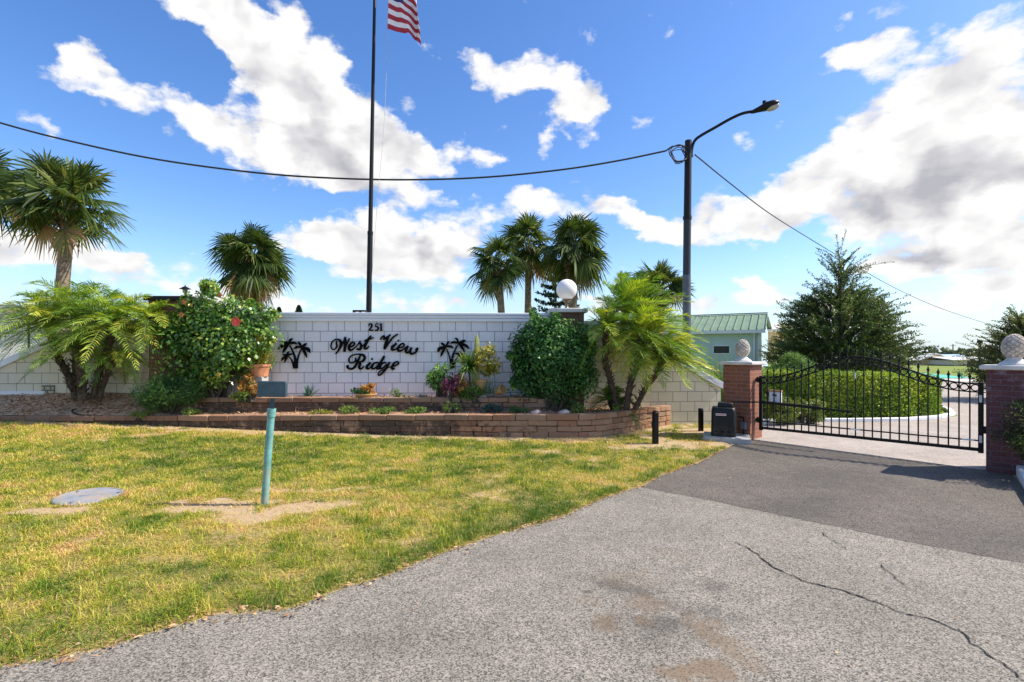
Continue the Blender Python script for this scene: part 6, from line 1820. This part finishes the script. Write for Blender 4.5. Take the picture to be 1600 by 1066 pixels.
bush('low_bush', 'low rounded yellow green bush inside the gate beside the notice box', 'bush', 1222, 11.0, 0, .72, .62, .6, 2600, .05, .03, LOWB, 35, nc=30, csize=.3, vbase=.65, bottom=.02)
bush('low_bush', 'low rounded yellow green bush between the notice box and the hedge', 'bush', 1263, 11.2, 0, .78, .58, .6, 2600, .05, .03, LOWB, 36, nc=30, csize=.3, vbase=.65, bottom=.02)
bush('low_bush', 'low green bush at the far left inside the gate by the red pillar', 'bush', 1196, 11.6, 0, .7, .55, .6, 1800, .05, .03, LOWB, 37, nc=24, csize=.3, vbase=.5, bottom=.02)
def hedge():
    rg = np.random.default_rng(61)
    path = [(6.35, 12.2), (7.8, 12.2), (9.2, 12.4), (10.5, 13.1), (11.4, 14.5)]
    P = [np.array(c) for c in catmull([(a, b, 0) for a, b in path], 10)]
    P = np.array(P); seg = np.linalg.norm(np.diff(P, axis=0), axis=1); S = np.concatenate([[0], np.cumsum(seg)])
    n = 34000
    s = rg.random(n) * S[-1]
    c = np.stack([np.interp(s, S, P[:, k]) for k in range(3)], 1)
    T = np.stack([np.interp(s, S, np.gradient(P[:, k], S)) for k in range(3)], 1); T = norm(T)
    Nn = np.stack([T[:, 1], -T[:, 0], T[:, 2] * 0], 1)          # towards the viewer
    half = .55
    hgt = np.interp(s, [0, S[-1] * .55, S[-1]], [1.10, 1.00, .74])
    face = rg.random(n)
    q = np.zeros((n, 3)); out = np.zeros((n, 3))
    bumps = .07 * (fbm(s, s * 0, 2.2, 3) - .5)
    front = face < .5; topm = (face >= .5) & (face < .78); back = face >= .78
    z = rg.random(n)
    q[front] = c[front] + Nn[front] * half; q[front, 2] = .05 + z[front] * hgt[front]; out[front] = Nn[front]
    q[topm] = c[topm] + Nn[topm] * (half * (2 * z[topm] - 1))[:, None]; q[topm, 2] = hgt[topm] + .02; out[topm] = [0, 0, 1]
    q[back] = c[back] - Nn[back] * half; q[back, 2] = .05 + z[back] * hgt[back]; out[back] = -Nn[back]
    lump = .15 * (vnoise(s, q[:, 2] + face * 3, 3.5, 8) - .5) + .10 * (vnoise(s, q[:, 2] + face * 3, 9, 9) - .5)
    q += out * (lump + bumps - .10 * rg.random(n) ** 2)[:, None]
    # rounded ends
    e = np.minimum(s, S[-1] - s); q += -Nn * np.sign((q - c) @ np.array([0, 0, 0]))[:, None] * 0
    N2 = norm(out + .7 * rg.normal(size=(n, 3)))
    D = norm(np.cross(N2, rg.normal(size=(n, 3))) + .4 * out)
    L = Leaves(); L.rhomb(q, D, N2, .045 + .05 * rg.random(n), .026 + .02 * rg.random(n), .18, np.clip(.48 + .2 * rg.normal(size=n) + .9 * (vnoise(s, q[:, 2] + face, 1.6, 13) - .5) + .5 * (vnoise(s, q[:, 2] + face * 2, 5, 14) - .5), 0, 1))
    for k in (0, -1):
        d = (P[1] - P[0]) if k == 0 else (P[-2] - P[-1]); d = d / np.linalg.norm(d)
        hh = 1.08 if k == 0 else .74
        clumps(L, (P[k][0], P[k][1], hh * .5), (.5, .5, hh * .52), 30, 2600, .07, .04, rg, csize=.3, shell=.7)
    t = thing('hedge', 'long clipped green hedge curving beside the drive behind the gate', 'hedge', (0, 0, 0))
    L.build('foliage', leafmat('hedge leaf', [(0, (0.05, 0.11, 0.016)), (.5, (0.165, 0.275, 0.032)), (1, (0.36, 0.44, 0.065))], .28, .5, .2), t)
    mb = MB()
    for k in range(60):
        i = rg.integers(0, len(P) - 1); p = P[i] + np.array([rg.normal() * .2, rg.normal() * .2, 0])
        mb.tube([p, p + np.array([rg.normal() * .1, rg.normal() * .1, .45]), p + np.array([rg.normal() * .2, rg.normal() * .2, .9 * (.7 if i > 20 else 1)])], [.02, .015, .005], 5, cap=False)
    for a, b in zip(P[::6], P[6::6]): mb.bar((*a[:2], .34), (*b[:2], .34), .62, .56)
    mb.build('stems', M['stem'], t)
hedge()
bush('edge_bush', 'dark green bush spilling over the white kerb beside the stained pillar', 'bush', 1668, 6.15, 0.05, 1.45, 1.05, 1.1, 9500, .055, .014, leafmat('dark fine foliage', [(0, (0.012, 0.03, 0.012)), (.5, (0.04, 0.075, 0.02)), (.85, (0.11, 0.14, 0.03)), (1, (0.25, 0.22, 0.06))], .25, .5, .3), 38, nc=60, csize=.28, shell=.5, hang=-.2, bottom=0)
def tall_grass():
    rg = np.random.default_rng(71)
    X = (1106 - CX) / F * 12.3; t = thing('grass_clump', 'tall green grass clump standing behind the sloping right wing wall', 'ornamental grass', (X, 12.3, 0))
    L = Leaves()
    for k in range(9): blades(L, (-.45 + .11 * k, rg.normal() * .1, .1), 42, 1.45, .016, rg, 68, 89, .15, .05, .5, .2)
    L.build('blades', GRN, t)
tall_grass()

# ------------------------------------------------------------------ left edge: white building and chain link fence
def left_edge():
    Y = 14.6
    x0, x1 = (-330 - CX) / F * Y, (112 - CX) / F * Y
    w = 5.0; t = thing('white_shed', 'plain white sided building behind the chain link fence at the left edge', 'building', (x1 - w / 2 * math.cos(R(24)), Y - w / 2 * math.sin(R(24)), 0), R(24))
    H = px_h(487, Y)
    MB().box((0, 2.5, H / 2), (w, 5, H)).build('wall', side_mat('white lap siding', (0.88, 0.87, 0.81), .2), t)
    MB().box((0, 2.4, H + .06), (w + .4, 5.5, .12)).build('roof', M['pale_roof'], t, bevel=.02)
    MB().box((w / 2 - .35, -.02, 1.25), (.36, .06, .9)).build('window', simple('blue window shade', (.30, .50, .62), .4), t)
    Y = 12.4
    t = thing('chain_link_fence', 'grey chain link fence with dark posts in front of the white building', 'fence', (0, Y, 0))
    a, b = (-200 - CX) / F * Y, (120 - CX) / F * Y
    H = px_h(492, Y)
    for px in (-150, -52, 45, 112):
        X = (px - CX) / F * Y
        MB().tube([(X, 0, 0), (X, 0, H + .03)], .024, 8).build('post', M['dark_steel'], t)
    MB().tube([(a, 0, H), (b, 0, H)], .018, 8).build('top_rail', M['steel'], t)
    mb = MB(); p = .085; k = a - H
    while k < b:
        for s in (1, -1):
            # diagonal wire clipped to the fence panel
            x0_, x1_ = (k, k + H) if s > 0 else (k + H, k)
            pts = []
            za, zb = 0.3, H
            f = lambda z: x0_ + (x1_ - x0_) * z / H
            lo, hi = za, zb
            xs = [f(lo), f(hi)]
            if max(xs) < a or min(xs) > b: continue
            def clipz(xlim):
                return (xlim - x0_) / (x1_ - x0_) * H
            zz = sorted([clipz(a), clipz(b)])
            lo, hi = max(lo, zz[0]), min(hi, zz[1])
            if hi - lo < .02: continue
            mb.bar((f(lo), .004 * s, lo), (f(hi), .004 * s, hi), .0035, .0035)
        k += p
    mb.build('mesh', M['steel'], t)
left_edge()
